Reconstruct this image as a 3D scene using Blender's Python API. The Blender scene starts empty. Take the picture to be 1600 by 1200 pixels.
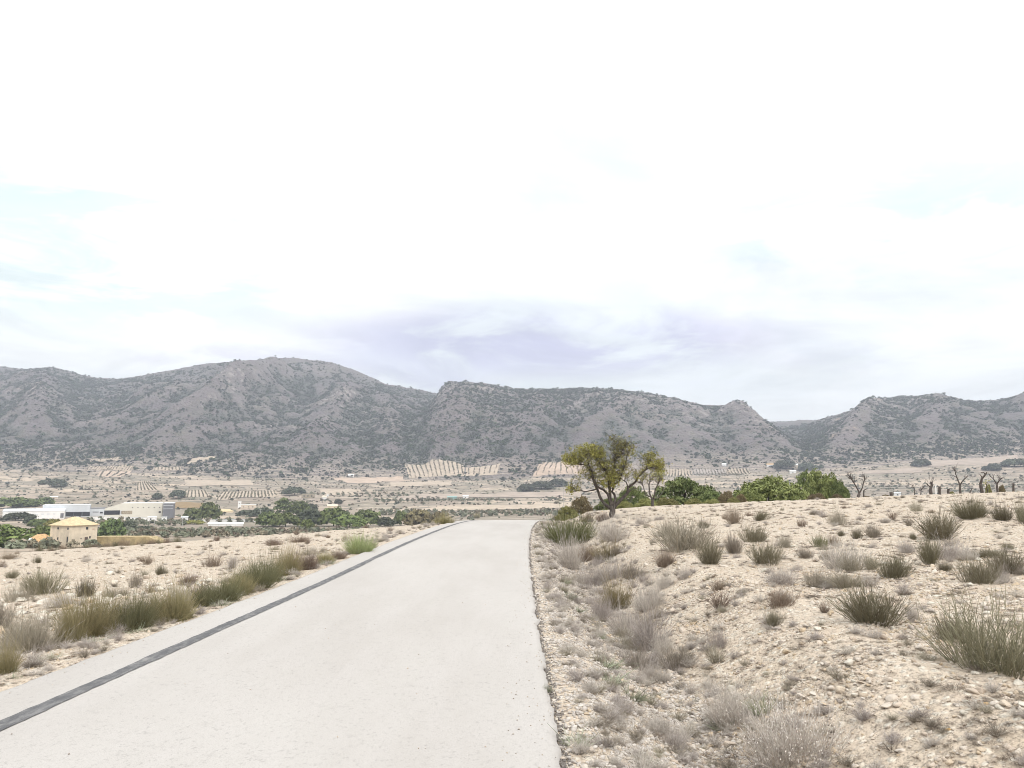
import bpy, math, random
import numpy as np

# ------------------------------------------------------------------ camera, sky, sun, exposure
sc = bpy.context.scene
COL = sc.collection
FPX, CX, CY, HOR = 1250.0, 800.0, 600.0, 760.0        # focal length and horizon in photo pixels
CAMZ = 1.5
PITCH = math.atan((HOR - CY) / FPX)
cam_d = bpy.data.cameras.new('camera'); cam = bpy.data.objects.new('camera', cam_d); COL.objects.link(cam)
cam_d.sensor_width = 36.0; cam_d.lens = 36.0 * FPX / 1600.0
cam_d.clip_start = 0.1; cam_d.clip_end = 12000.0
cam.location = (0, 0, CAMZ); cam.rotation_euler = (math.radians(90) + PITCH, 0, 0)
sc.camera = cam
sc.view_settings.view_transform = 'Standard'; sc.view_settings.look = 'None'
sc.view_settings.gamma = 1.0; sc.view_settings.exposure = 0.43
sc.cycles.use_denoising = True; sc.cycles.denoiser = 'OPENIMAGEDENOISE'; sc.cycles.denoising_input_passes = 'RGB_ALBEDO_NORMAL'
sc.cycles.max_bounces = 6; sc.cycles.diffuse_bounces = 3; sc.cycles.transparent_max_bounces = 8
sc.cycles.volume_bounces = 0
sc.cycles.pixel_filter_type = 'BLACKMAN_HARRIS'; sc.cycles.filter_width = 0.95

SUN_EL, SUN_AZ = math.radians(48), math.radians(150)   # azimuth clockwise from +Y: behind and right
world = bpy.data.worlds.new('World'); sc.world = world; world.use_nodes = True


class S:
    """tiny expression wrapper round shader sockets"""
    def __init__(s, nt, sock): s.nt, s.k = nt, sock
    def _m(s, op, *o, clamp=False):
        n = s.nt.nodes.new('ShaderNodeMath'); n.operation = op; n.use_clamp = clamp
        for i, v in enumerate((s,) + o):
            if isinstance(v, S): s.nt.links.new(v.k, n.inputs[i])
            else: n.inputs[i].default_value = v
        return S(s.nt, n.outputs[0])
    def __add__(s, o): return s._m('ADD', o)
    def __sub__(s, o): return s._m('SUBTRACT', o)
    def __mul__(s, o): return s._m('MULTIPLY', o)
    def __truediv__(s, o): return s._m('DIVIDE', o)
    __radd__ = __add__; __rmul__ = __mul__
    def rsub(s, v): return (s * -1.0) + v
    def max(s, o): return s._m('MAXIMUM', o)
    def min(s, o): return s._m('MINIMUM', o)
    def pow(s, o): return s._m('POWER', o)
    def clamp(s): return s._m('ADD', 0.0, clamp=True)
    def ramp(s, a, b, lo=0.0, hi=1.0, smooth=True):
        n = s.nt.nodes.new('ShaderNodeMapRange'); n.interpolation_type = 'SMOOTHSTEP' if smooth else 'LINEAR'
        s.nt.links.new(s.k, n.inputs[0])
        for i, v in zip((1, 2, 3, 4), (a, b, lo, hi)): n.inputs[i].default_value = v
        return S(s.nt, n.outputs[0])


def setin(nt, inp, v):
    if isinstance(v, S): nt.links.new(v.k, inp)
    elif isinstance(v, (tuple, list)) and len(v) == 3 and len(inp.default_value) == 4: inp.default_value = (*v, 1)
    else: inp.default_value = v

def mix(nt, f, a, b):
    n = nt.nodes.new('ShaderNodeMix'); n.data_type = 'RGBA'
    setin(nt, n.inputs[0], f); setin(nt, n.inputs[6], a); setin(nt, n.inputs[7], b)
    return S(nt, n.outputs[2])

def noise(nt, vec, scale, detail=4, rough=.55, dist=0.0, out=0):
    n = nt.nodes.new('ShaderNodeTexNoise'); n.inputs['Scale'].default_value = scale
    n.inputs['Detail'].default_value = detail; n.inputs['Roughness'].default_value = rough
    n.inputs['Distortion'].default_value = dist
    if vec is not None: nt.links.new(vec.k, n.inputs['Vector'])
    return S(nt, n.outputs[out])

def voro(nt, vec, scale, feat='F1', out='Distance', rand=1.0):
    n = nt.nodes.new('ShaderNodeTexVoronoi'); n.feature = feat
    n.inputs['Scale'].default_value = scale; n.inputs['Randomness'].default_value = rand
    nt.links.new(vec.k, n.inputs['Vector'])
    return S(nt, n.outputs[out])

def mapping(nt, vec, sc_=(1, 1, 1), loc=(0, 0, 0), rot=(0, 0, 0)):
    n = nt.nodes.new('ShaderNodeMapping'); n.inputs['Scale'].default_value = sc_
    n.inputs['Location'].default_value = loc; n.inputs['Rotation'].default_value = rot
    nt.links.new(vec.k, n.inputs[0]); return S(nt, n.outputs[0])

def combine(nt, x, y, z):
    n = nt.nodes.new('ShaderNodeCombineXYZ')
    for i, v in enumerate((x, y, z)): setin(nt, n.inputs[i], v)
    return S(nt, n.outputs[0])


def build_world():
    nt = world.node_tree; nt.nodes.clear()
    out = nt.nodes.new('ShaderNodeOutputWorld'); bg = nt.nodes.new('ShaderNodeBackground')
    bg.inputs['Strength'].default_value = 0.1
    nt.links.new(bg.outputs[0], out.inputs[0])
    sky = nt.nodes.new('ShaderNodeTexSky'); sky.sky_type = 'NISHITA'; sky.sun_disc = False
    sky.sun_elevation = SUN_EL; sky.sun_rotation = SUN_AZ; sky.air_density = 1.0; sky.dust_density = 2.0
    skyc = S(nt, sky.outputs[0])
    tc = nt.nodes.new('ShaderNodeTexCoord'); d = S(nt, tc.outputs['Generated'])
    sp = nt.nodes.new('ShaderNodeSeparateXYZ'); nt.links.new(d.k, sp.inputs[0])
    x, y, z = (S(nt, sp.outputs[i]) for i in range(3))
    el = z.max(0.0)
    # a flat cloud deck seen in perspective: direction over elevation
    k = el + 0.16
    deck = combine(nt, x / k, y / k, 0.0)
    n1 = noise(nt, mapping(nt, deck, loc=(3.1, 1.7, 0)), 0.75, 7, .52, .35)
    n2 = noise(nt, mapping(nt, deck, loc=(7.3, -2.4, 4)), 1.5, 8, .58, .6)
    cover = n1.ramp(0.34, 0.58)                                   # thin places let the blue show
    lum = (el * 1.15 + 1.0) * n2.ramp(0.25, 0.75, .86, 1.16)
    cloud = mix(nt, 0.0, (1, 1, 1), (1, 1, 1))
    sc_n = nt.nodes.new('ShaderNodeVectorMath'); sc_n.operation = 'SCALE'
    # the grey-lilac cloud bank that hangs over the ridge
    az = x._m('ARCTAN2', y)
    n3 = noise(nt, mapping(nt, combine(nt, az, z * 3.6, 0.0), loc=(1.3, 0.4, 0)), 5.0, 8, .60, .7)
    e1 = ((az - 0.04) / 0.34).pow(2.0) + ((z - 0.178) / 0.050).pow(2.0)
    e4 = ((az + 0.14) / 0.15).pow(2.0) + ((z - 0.135) / 0.04).pow(2.0)
    e2 = ((az + 0.30) / 0.20).pow(2.0) + ((z - 0.150) / 0.022).pow(2.0)
    e3 = ((az - 0.42) / 0.16).pow(2.0) + ((z - 0.150) / 0.020).pow(2.0)
    bank = e1.ramp(0.0, 1.25, 1.0, 0.0).max(e2.ramp(0.0, 1.2, .55, 0.0)).max(e4.ramp(0.0, 1.3, .65, 0.0)).max(e3.ramp(0.0, 1.2, .3, 0.0))
    streak = n2.ramp(0.52, 0.74) * z.ramp(0.12, 0.40, 0.30, 0.0)
    dark = ((bank * n3.ramp(0.34, 0.56)).max(streak)).clamp()
    ccol = mix(nt, dark, (7.5, 7.72, 7.75), (4.95, 4.75, 6.2))
    t1 = ((az + 0.52) / 0.36).pow(2.0) + ((z - 0.28) / 0.13).pow(2.0); t2 = ((az - 0.46) / 0.26).pow(2.0) + ((z - 0.30) / 0.09).pow(2.0)
    veil = t1.ramp(0.0, 1.2, 1.0, 0.0).max(t2.ramp(0.0, 1.2, 1.0, 0.0)) * n3.ramp(0.40, 0.58)     # thin veils, tinted by the blue above them
    ccol = mix(nt, veil * .9, ccol, (5.25, 6.2, 6.25))
    nt.links.new(ccol.k, sc_n.inputs[0]); nt.links.new(lum.k, sc_n.inputs['Scale'])
    clouds = S(nt, sc_n.outputs[0])
    fac = cover.ramp(0, 1, .72, 1.0, False)
    col = mix(nt, fac, skyc, clouds)
    nt.links.new(col.k, bg.inputs['Color'])
build_world()

sun_d = bpy.data.lights.new('sun', 'SUN'); sun = bpy.data.objects.new('sun', sun_d); COL.objects.link(sun)
sun_d.energy = 1.5; sun_d.angle = math.radians(10); sun_d.color = (1.0, .955, .89)
sun.rotation_euler = (math.radians(90) - SUN_EL, 0, math.pi - SUN_AZ)   # lamp -Z points away from the sun

# ------------------------------------------------------------------ helpers
rng = np.random.default_rng(11); random.seed(5)
_P = np.random.default_rng(3).uniform(0, 2 * np.pi, (256, 256))
_GX, _GY = np.cos(_P), np.sin(_P)

def perlin(x, y):
    x = np.asarray(x, float); y = np.asarray(y, float)
    xi = np.floor(x).astype(int); yi = np.floor(y).astype(int); xf = x - xi; yf = y - yi
    u = xf * xf * xf * (xf * (xf * 6 - 15) + 10); v = yf * yf * yf * (yf * (yf * 6 - 15) + 10)
    def g(i, j, dx, dy):
        a = (xi + i) & 255; b = (yi + j) & 255
        return _GX[a, b] * dx + _GY[a, b] * dy
    n00 = g(0, 0, xf, yf); n10 = g(1, 0, xf - 1, yf); n01 = g(0, 1, xf, yf - 1); n11 = g(1, 1, xf - 1, yf - 1)
    return (n00 * (1 - u) + n10 * u) * (1 - v) + (n01 * (1 - u) + n11 * u) * v

def fbm(x, y, o=4, g=.5, l=2.03):
    s = 0; a = 1.0
    for i in range(o):
        s = s + a * perlin(x + 17.3 * i, y - 9.1 * i); x = x * l; y = y * l; a *= g
    return s

def ridged(x, y, o=4):
    s = 0; a = 1.0; t = 0
    for i in range(o):
        s = s + a * (1 - 2.0 * np.abs(perlin(x + 31.7 * i, y + 5.3 * i))); t += a; x = x * 2.1; y = y * 2.1; a *= .5
    return s / t

def sst(a, b, x):
    t = np.clip((np.asarray(x, float) - a) / (b - a), 0, 1); return t * t * (3 - 2 * t)

def mesh_np(name, V, F, smooth=False):
    V = np.asarray(V, np.float32).reshape(-1, 3); F = np.asarray(F, np.int32)
    me = bpy.data.meshes.new(name); n = F.shape[1]
    me.vertices.add(len(V)); me.vertices.foreach_set('co', V.ravel())
    me.loops.add(F.size); me.loops.foreach_set('vertex_index', F.ravel())
    me.polygons.add(len(F)); me.polygons.foreach_set('loop_start', np.arange(0, F.size, n, dtype=np.int32))
    me.polygons.foreach_set('loop_total', np.full(len(F), n, np.int32))
    if smooth: me.polygons.foreach_set('use_smooth', np.ones(len(F), bool))
    me.update(calc_edges=True); return me

def fattr(me, name, vals, dom='POINT'):
    a = me.attributes.new(name, 'FLOAT', dom); a.data.foreach_set('value', np.asarray(vals, np.float32))

def tag(o, label=None, cat=None, group=None, kind=None):
    for k_, v in (('label', label), ('category', cat), ('group', group), ('kind', kind)):
        if v: o[k_] = v
    return o

def obj(name, me, m=None, parent=None):
    o = bpy.data.objects.new(name, me); COL.objects.link(o)
    if m is not None and me is not None and not me.materials: me.materials.append(m)
    if parent is not None: o.parent = parent
    return o

def empty(name, loc, rz=0.0):
    o = bpy.data.objects.new(name, None); COL.objects.link(o); o.location = loc; o.rotation_euler = (0, 0, rz)
    o.empty_display_size = .2; return o

class MB:
    """mesh builder collecting quads and triangles"""
    def __init__(s): s.v = []; s.f = []
    def box(s, x0, x1, y0, y1, z0, z1):
        b = len(s.v); s.v += [(x0, y0, z0), (x1, y0, z0), (x1, y1, z0), (x0, y1, z0), (x0, y0, z1), (x1, y0, z1), (x1, y1, z1), (x0, y1, z1)]
        s.f += [tuple(b + i for i in q) for q in ((0, 3, 2, 1), (4, 5, 6, 7), (0, 1, 5, 4), (1, 2, 6, 5), (2, 3, 7, 6), (3, 0, 4, 7))]; return s
    def poly(s, pts, faces):
        b = len(s.v); s.v += list(pts); s.f += [tuple(b + i for i in q) for q in faces]; return s
    def tube(s, pts, rad, n=6):
        pts = [np.array(p, float) for p in pts]; b = len(s.v)
        for i, p in enumerate(pts):
            t = pts[min(i + 1, len(pts) - 1)] - pts[max(i - 1, 0)]; t = t / (np.linalg.norm(t) + 1e-9)
            a = np.cross(t, (0.3, 1, 0.1)); a /= np.linalg.norm(a) + 1e-9; c = np.cross(t, a)
            for j in range(n):
                q = p + rad[i] * (a * math.cos(2 * math.pi * j / n) + c * math.sin(2 * math.pi * j / n)); s.v.append(tuple(q))
        for i in range(len(pts) - 1):
            for j in range(n):
                s.f.append((b + i * n + j, b + i * n + (j + 1) % n, b + (i + 1) * n + (j + 1) % n, b + (i + 1) * n + j))
        s.f.append(tuple(b + (len(pts) - 1) * n + j for j in range(n))); return s
    def build(s, name, m, parent=None, smooth=False):
        me = bpy.data.meshes.new(name); me.from_pydata(s.v, [], s.f); me.update()
        if smooth: me.polygons.foreach_set('use_smooth', np.ones(len(me.polygons), bool))
        return obj(name, me, m, parent)

# ------------------------------------------------------------------ materials
def material(name, fn, rough=.9, spec=.2):
    m = bpy.data.materials.new(name); m.use_nodes = True; nt = m.node_tree; p = nt.nodes['Principled BSDF']
    p.inputs['Roughness'].default_value = rough; p.inputs['Specular IOR Level'].default_value = spec
    g = nt.nodes.new('ShaderNodeNewGeometry'); pos = S(nt, g.outputs['Position'])
    tc = nt.nodes.new('ShaderNodeTexCoord'); ob = S(nt, tc.outputs['Object'])
    r = fn(nt, pos, ob)
    c, bump = (r if isinstance(r, tuple) and len(r) == 2 and not isinstance(r[0], float) else (r, None))
    setin(nt, p.inputs['Base Color'], c)
    if bump is not None:
        h, st, ds = bump
        b = nt.nodes.new('ShaderNodeBump'); b.inputs['Strength'].default_value = st; b.inputs['Distance'].default_value = ds
        nt.links.new(h.k, b.inputs['Height']); nt.links.new(b.outputs[0], p.inputs['Normal'])
    return m

def attr(nt, name):
    n = nt.nodes.new('ShaderNodeAttribute'); n.attribute_name = name; return S(nt, n.outputs['Fac'])

def objrand(nt):
    n = nt.nodes.new('ShaderNodeObjectInfo'); return S(nt, n.outputs['Random'])

def plain(name, c, var=.18, scale=2.0, rough=.9, bump=.3, bd=.02):
    def fn(nt, pos, ob):
        n = noise(nt, ob, scale, 5, .6)
        lo = tuple(v * (1 - var) for v in c); hi = tuple(min(1, v * (1 + var)) for v in c)
        return mix(nt, n.ramp(.3, .7), lo, hi), (noise(nt, ob, scale * 6, 4), bump, bd)
    return material(name, fn, rough)

def leafmat(name, a, b, c=None, rough=.75):
    """per-stem colour from the 'tint' attribute, per-plant drift from the object"""
    def fn(nt, pos, ob):
        t = attr(nt, 'tint'); r = objrand(nt)
        col = mix(nt, t, a, b)
        if c is not None: col = mix(nt, attr(nt, 'tip'), col, c)
        hsv = nt.nodes.new('ShaderNodeHueSaturation'); nt.links.new(col.k, hsv.inputs['Color'])
        nt.links.new(r.ramp(0, 1, .80, 1.22, False).k, hsv.inputs['Value'])
        nt.links.new(r.ramp(0, 1, .485, .515, False).k, hsv.inputs['Hue'])
        return S(nt, hsv.outputs[0])
    return material(name, fn, rough, .15)

# ------------------------------------------------------------------ camera rays and terrain
def ray(px, py):
    u = (px - CX) / FPX; v = (CY - py) / FPX
    c, s_ = math.cos(PITCH), math.sin(PITCH)
    return np.array((u, c - v * s_, s_ + v * c))

RY = [-40, 0, 6, 12, 16, 23, 30, 36, 60, 100]
RZ = [.3, 0, -.08, -.16, -.19, -.195, -.215, -.245, -.33, -.5]
CYs = [-40, 0, 10, 20, 26, 35, 45, 53, 62, 80, 100, 130]
CXs = [-1.9, -1.88, -1.85, -1.75, -1.62, -1.3, -.72, 0., 1.1, 4.2, 8.5, 16]
RW = 2.15
def drop(y):
    y = np.asarray(y, float); t = np.clip(y - 36, 0, None)
    return np.where(t < 36, .0014 * t * t, .0014 * 36 * 36 + .1008 * (t - 36))
def smooth_interp(y, X, Y_):
    return (np.interp(y - 1.5, X, Y_) + np.interp(y, X, Y_) * 2 + np.interp(y + 1.5, X, Y_)) / 4
def road_cx(y): return smooth_interp(np.asarray(y, float), CYs, CXs)
def road_z(y): return smooth_interp(np.asarray(y, float), RY, RZ) - drop(y)

XN = [0, 1, 2.5, 4, 8, 14, 22, 40, 80]
ZN = [-.1, -.05, .02, .10, .34, .60, .95, 1.5, 2.3]
ZF = [-.25, -.25, -.15, .15, .50, .74, 1.08, 1.7, 2.6]
def near_hill(x, y, detail=True):
    x = np.asarray(x, float); y = np.asarray(y, float)
    yc = np.minimum(y, 36 + .5 * np.clip(y - 36, 0, None))
    rz = smooth_interp(y, RY, RZ); cx = road_cx(y)
    u = x - (cx + RW)                        # right of the road edge
    s_ = sst(8, 33, yc)
    f = np.interp(x, XN, ZN) * (1 - s_) + np.interp(x, XN, ZF) * s_
    ditch = rz - .05 - .40 * sst(0.15, 1.25, u) * sst(46, 26, y)
    w = sst(1.25, 3.1, u + .25 * perlin(x * .4 + 3, y * .35))
    right = ditch * (1 - w) + f * w
    ul = (cx - RW) - x
    left = rz - .05 - .072 * np.clip(ul - .3, 0, None) - .05 * sst(.3, 1.4, ul)
    z = np.where(u > 0, right, np.where(ul > 0, left, rz - .14))
    if detail:
        off = np.where(u > 0, sst(.25, 2.0, u), sst(.25, 1.6, ul))
        z = z + off * (.085 * fbm(x * .55, y * .55, 4) + .035 * fbm(x * 2.3 + 9, y * 2.3, 3)) \
              + np.where((u > 0) | (ul > 0), .018 * fbm(x * 6.1, y * 6.1 + 4, 2), 0)
        off2 = sst(3.0, 8.0, ul)
        z = z + off2 * .12 * fbm(x * .35 + 40, y * .35, 3)
    return z

VY = [-600, 0, 75, 100, 250, 400, 600, 800, 1000, 1250, 1500, 1800]
VZ = [-8, -2, -4.5, -7.0, -17.2, -21, -22.5, -18, -10.5, 2.5, 17, 36]
def valley(x, y, detail=True):
    x = np.asarray(x, float); y = np.asarray(y, float)
    z = np.interp(y, VY, VZ)
    a = x / np.maximum(y, 200)
    k_ = np.interp(a, [-1, -.64, -.45, -.3, -.1, .1, .3, .45, .64, 1], [26, 20, 14, 4, 0, 6, 14, 26, 46, 60])
    z = z + k_ * sst(850, 1480, y)
    if detail:
        z = z + (2.2 * fbm(x / 160, y / 160, 3)) * sst(300, 700, y)
        h = 3.0; q = z / h + .7 * perlin(x / 230 + 5, y / 330) + .25 * perlin(x / 60, y / 60)
        fr = q - np.floor(q); st = (np.floor(q) + sst(.72, 1.0, fr)) * h - (q * h - z)
        z = z + (st - z) * sst(650, 820, y) * .9
    return z
def terr(x, y, detail=True):
    w = sst(75, 190, y)
    return (near_hill(x, y, detail) - drop(y)) * (1 - w) + valley(x, y, detail) * w

# ridges: skyline points read as (azimuth px, elevation px), each at its own real distance
def sky_z(pts, Yr):
    X = []; Z = []
    for px, py in pts:
        d = ray(px, py); k_ = Yr / d[1]; X.append(d[0] * k_); Z.append(CAMZ + d[2] * k_)
    return np.array(X), np.array(Z)
R_A = ([(-900, 640), (-600, 602), (-300, 588), (-100, 578), (0, 573), (40, 577), (80, 573), (110, 581), (150, 591), (190, 592), (240, 583), (330, 567), (380, 563), (430, 560), (460, 559), (520, 567), (560, 581), (600, 599), (640, 606), (670, 612), (700, 619), (760, 640), (900, 690), (1050, 745), (1100, 790)], 2350)
R_B = ([(430, 790), (500, 748), (560, 712), (610, 682), (650, 652), (674, 630), (687, 610), (700, 596), (720, 596), (760, 599), (810, 608), (870, 608), (930, 606), (960, 608), (1000, 613), (1050, 621), (1100, 633), (1125, 633), (1145, 637), (1156, 645), (1172, 660), (1200, 673), (1250, 701), (1300, 723), (1330, 747), (1370, 790)], 2000)
R_C = ([(1080, 790), (1130, 740), (1190, 700), (1240, 676), (1280, 656), (1330, 641), (1380, 625), (1400, 619), (1440, 619), (1470, 623), (1500, 627), (1540, 627), (1600, 622), (1700, 613), (1900, 600), (2300, 612), (2600, 640)], 2150)
R_D = ([(500, 700), (1000, 672), (1150, 661), (1200, 659), (1280, 658), (1350, 656), (1500, 662), (2000, 660)], 2950)
RIDGES = [(*sky_z(*R_A), 2350, 1.18, 0.0), (*sky_z(*R_B), 2000, 1.05, 1.0), (*sky_z(*R_C), 2150, 1.12, .6), (*sky_z(*R_D), 2950, 1.0, .3)]
SPURS = [  # (px, t) start, (px, t) end, height, width, ridge distance: side ridges running down the faces
    ((455, .92), (215, .10), 42, 60, 2350), ((330, .8), (150, .22), 26, 55, 2350), ((70, .9), (45, .2), 40, 75, 2350),
    ((560, .8), (470, .15), 30, 60, 2350), ((600, .6), (620, .12), 20, 50, 2350), ((-200, .9), (-150, .2), 40, 80, 2350),
    ((730, .8), (700, .15), 22, 55, 2000), ((1000, .85), (870, .12), 24, 50, 2000), ((1140, .9), (1230, .25), 26, 45, 2000), ((860, .8), (800, .2), 18, 45, 2000),
    ((1385, .9), (1300, .12), 34, 55, 2150), ((1480, .8), (1450, .2), 26, 60, 2150), ((1600, .8), (1640, .2), 30, 70, 2150)]
HY0 = 1400.0
ROCKS = [(700, 1900, 16, 90), (760, 1880, 60, 70), (880, 1850, 60, 80), (960, 1900, 40, 90), (1040, 1850, 70, 120), (1110, 1800, 70, 150), (1150, 1960, 30, 60), (1210, 1740, 60, 120), (1280, 1700, 50, 110), (1390, 2060, 30, 70), (1340, 1980, 70, 110), (1400, 1850, 80, 130), (1470, 1900, 50, 60), (540, 1900, 70, 60), (480, 1700, 60, 60), (600, 1760, 60, 40), (60, 1850, 50, 90), (330, 1850, 60, 60)]
def rockzone(X, Y):
    a = CX + FPX * X / np.maximum(Y, 500); r = 0
    for px, y, sx, sy in ROCKS: r = np.maximum(r, np.exp(-((a - px) / sx) ** 2 - ((Y - y) / sy) ** 2))
    return np.clip(r * 1.3 + .35 * perlin(X / 60, Y / 60), 0, 1)
def hillz(X, Y, detail=True):
    X = np.asarray(X, float); Y = np.asarray(Y, float)
    base = valley(X, np.full_like(Y, HY0), False) - 2 - 5 * sst(1440, 1385, Y)
    out = np.full(np.broadcast(X, Y).shape, -1e3); topd = np.zeros(out.shape)
    wx = X + 60 * perlin(X / 300, Y / 300); wy = Y + 60 * perlin(X / 300 + 50, Y / 300)
    rg = ridged(wx / 330, wy / 520, 5)
    f1 = fbm(X / 75, Y / 75, 4); f2 = fbm(X / 21 + 7, Y / 21, 3)
    for RX, RZ_, Yr, g, cliff in RIDGES:
        Xr = X * (Yr / np.maximum(Y, 800)) * .55 + X * .45
        Zc = np.interp(Xr, RX, RZ_)
        t = np.clip((Y - HY0) / (Yr - HY0), 0, None)
        tt = np.clip(t, 0, 1)
        body = tt ** g
        if cliff > 0:   # benches of bare rock on the upper face
            cn = .07 * perlin(X / 140 + 3, Y / 500) + .03 * perlin(X / 40, Y / 90)
            body = body + cliff * (.035 * sst(.60, .66, tt + cn) - .035 * sst(.66, .97, tt + cn)) + cliff * (.03 * sst(.80, .84, tt + cn) - .03 * sst(.84, 1.0, tt + cn))
        z = base + (Zc - base) * body
        z = np.where(t > 1, Zc - (Y - Yr) * .42, z)
        amp = np.clip(Zc - base, 0, None) / 330
        mid = (4 * tt * (1 - tt)) ** .8 * sst(1.0, .72, tt)
        if detail: z = z + amp * mid * (80 * (rg - .38)) + amp * (.25 + mid) * 9 * f1
        for (a, ta), (b, tb), hh, ww, yr in SPURS:
            if yr != Yr: continue
            ya = HY0 + ta * (Yr - HY0); yb = HY0 + tb * (Yr - HY0)
            xa = (a - CX) / FPX * ya; xb = (b - CX) / FPX * yb
            dx, dy = xb - xa, yb - ya; L2 = dx * dx + dy * dy
            q = np.clip(((X - xa) * dx + (Y - ya) * dy) / L2, 0, 1)
            dd = np.hypot(X - xa - q * dx, Y - ya - q * dy)
            z = z + 1.5 * hh * np.exp(-(dd / ww) ** 1.3) * (4 * q * (1 - q)) ** .6 * mid
        sm = np.abs(out - z); out = np.maximum(out, z) + 12.0 * np.log1p(np.exp(-np.clip(sm / 12.0, 0, 40))) * mid * (Yr < 2900); topd = np.maximum(topd, np.where(z >= out - 9.0, sst(.97, .86, tt), 0))
    if detail:
        rk = rockzone(X, Y)
        out = out + (2.0 + 3.0 * rk) * f2 + 1.2 * fbm(X / 8, Y / 8, 2) + 8.0 * rk * topd * (ridged(X / 42 + 3, Y / 60, 3) - .4)
    return out
def full(x, y):
    x = np.asarray(x, float); y = np.asarray(y, float)
    t = terr(x, y)
    far = y > 1380
    if np.any(far):
        t = np.array(t, float); t[far] = np.maximum(t[far], hillz(x[far], y[far]))
    return t
_T = np.geomspace(2.0, 3400, 1500); _TN = np.geomspace(2.0, 110, 700)
def hit(px, py, dmin=2.0):
    d = ray(px, py); d = d / d[1]
    if dmin < 100:                                            # near ground first
        T = _TN[_TN >= dmin]; h = CAMZ + d[2] * T - terr(d[0] * T, T); i = np.argmax(h < 0)
        if h[i] < 0 and i > 0:
            t = T[i - 1] + (T[i] - T[i - 1]) * h[i - 1] / (h[i - 1] - h[i]); x = d[0] * t
            return np.array((x, t, float(terr(np.array([x]), np.array([t]))[0])))
    T = _T[_T >= dmin]
    h = CAMZ + d[2] * T - full(d[0] * T, T)
    i = np.argmax(h < 0)
    if h[i] >= 0: i = len(T) - 1
    if i == 0: t = T[0]
    else:
        a, b = T[i - 1], T[i]
        for _ in range(12):
            m = .5 * (a + b)
            if CAMZ + d[2] * m - full(np.array([d[0] * m]), np.array([m]))[0] < 0: b = m
            else: a = m
        t = b
    x = d[0] * t; return np.array((x, t, float(full(np.array([x]), np.array([t]))[0])))
def at(px, dist):
    z = -10.0
    for _ in range(3):
        x = (px - CX) / FPX * (dist * math.cos(PITCH) + (z - CAMZ) * math.sin(PITCH))
        z = float(full(np.array([x]), np.array([float(dist)]))[0])
    return np.array((x, dist, z))
def top_z(px, py, dist):
    d = ray(px, py); return CAMZ + d[2] / d[1] * dist
# ------------------------------------------------------------------ surface materials
def m_ground(nt, pos, ob):
    big = noise(nt, pos, .35, 5, .6); mid = noise(nt, pos, 2.6, 6, .65); fine = noise(nt, pos, 22, 5, .7)
    v = voro(nt, pos, 15.0); v2 = voro(nt, pos, 38.0)
    cell = voro(nt, pos, 15.0, out='Color')
    hs = nt.nodes.new('ShaderNodeSeparateColor'); nt.links.new(cell.k, hs.inputs[0]); cr = S(nt, hs.outputs[0])
    c = mix(nt, big.ramp(.35, .65), (.50, .410, .316), (.54, .455, .365))
    c = mix(nt, mid.ramp(.42, .68) * .65, c, (.45, .365, .29))
    c = mix(nt, cr.ramp(.45, .75) * v.ramp(.35, .6, 1, 0) * .9, c, (.64, .58, .49))          # bedded pebbles
    c = mix(nt, fine.ramp(.50, .62) * .7, c, (.25, .205, .165))
    h = v.ramp(0, .6, 1, 0) * .7 + v2.ramp(0, .6, 1, 0) * .3 + mid * .8 + fine * .35
    return c, (h, .9, .035)
M_GROUND = material('stony_soil', m_ground, .95)

def m_road(nt, pos, ob):
    st = mapping(nt, pos, (1, .16, 1))
    big = noise(nt, mapping(nt, pos, (.9, .22, 1)), .7, 4, .55); tr = noise(nt, st, 3.0, 5, .6)
    agg = noise(nt, pos, 120, 3, .7); sp = voro(nt, pos, 70.0); sp2 = noise(nt, pos, 9, 6, .7)
    c = mix(nt, big.ramp(.3, .7), (.398, .368, .342), (.445, .417, .391))
    c = mix(nt, tr.ramp(.35, .75) * .35, c, (.47, .44, .42))
    c = mix(nt, agg.ramp(.53, .72) * .65, c, (.24, .225, .21))
    c = mix(nt, agg.ramp(.25, .42, 1, 0) * .4, c, (.62, .60, .57))
    c = mix(nt, sp2.ramp(.56, .70) * .28, c, (.29, .27, .255))
    sp3 = noise(nt, mapping(nt, pos, (1, .6, 1)), 32, 4, .7)
    c = mix(nt, sp3.ramp(.56, .67) * .42, c, (.25, .235, .22))
    return c, (agg * .6 + sp * .4, .55, .006)
M_ROAD = material('worn_pale_asphalt', m_road, .92)

def m_tar(nt, pos, ob):
    n = noise(nt, mapping(nt, pos, (1, .35, 1)), 14, 6, .7); f = noise(nt, pos, 110, 3)
    c = mix(nt, n.ramp(.40, .70), (.095, .094, .097), (.20, .194, .19))
    du = noise(nt, mapping(nt, pos, (1, .5, 1)), 5, 6, .7)
    c = mix(nt, du.ramp(.55, .70) * .6, c, (.30, .285, .27))
    return mix(nt, f.ramp(.58, .72) * .5, c, (.30, .29, .28)), (f, .5, .005)
M_TAR = material('dark_asphalt_patch', m_tar, .8)

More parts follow.
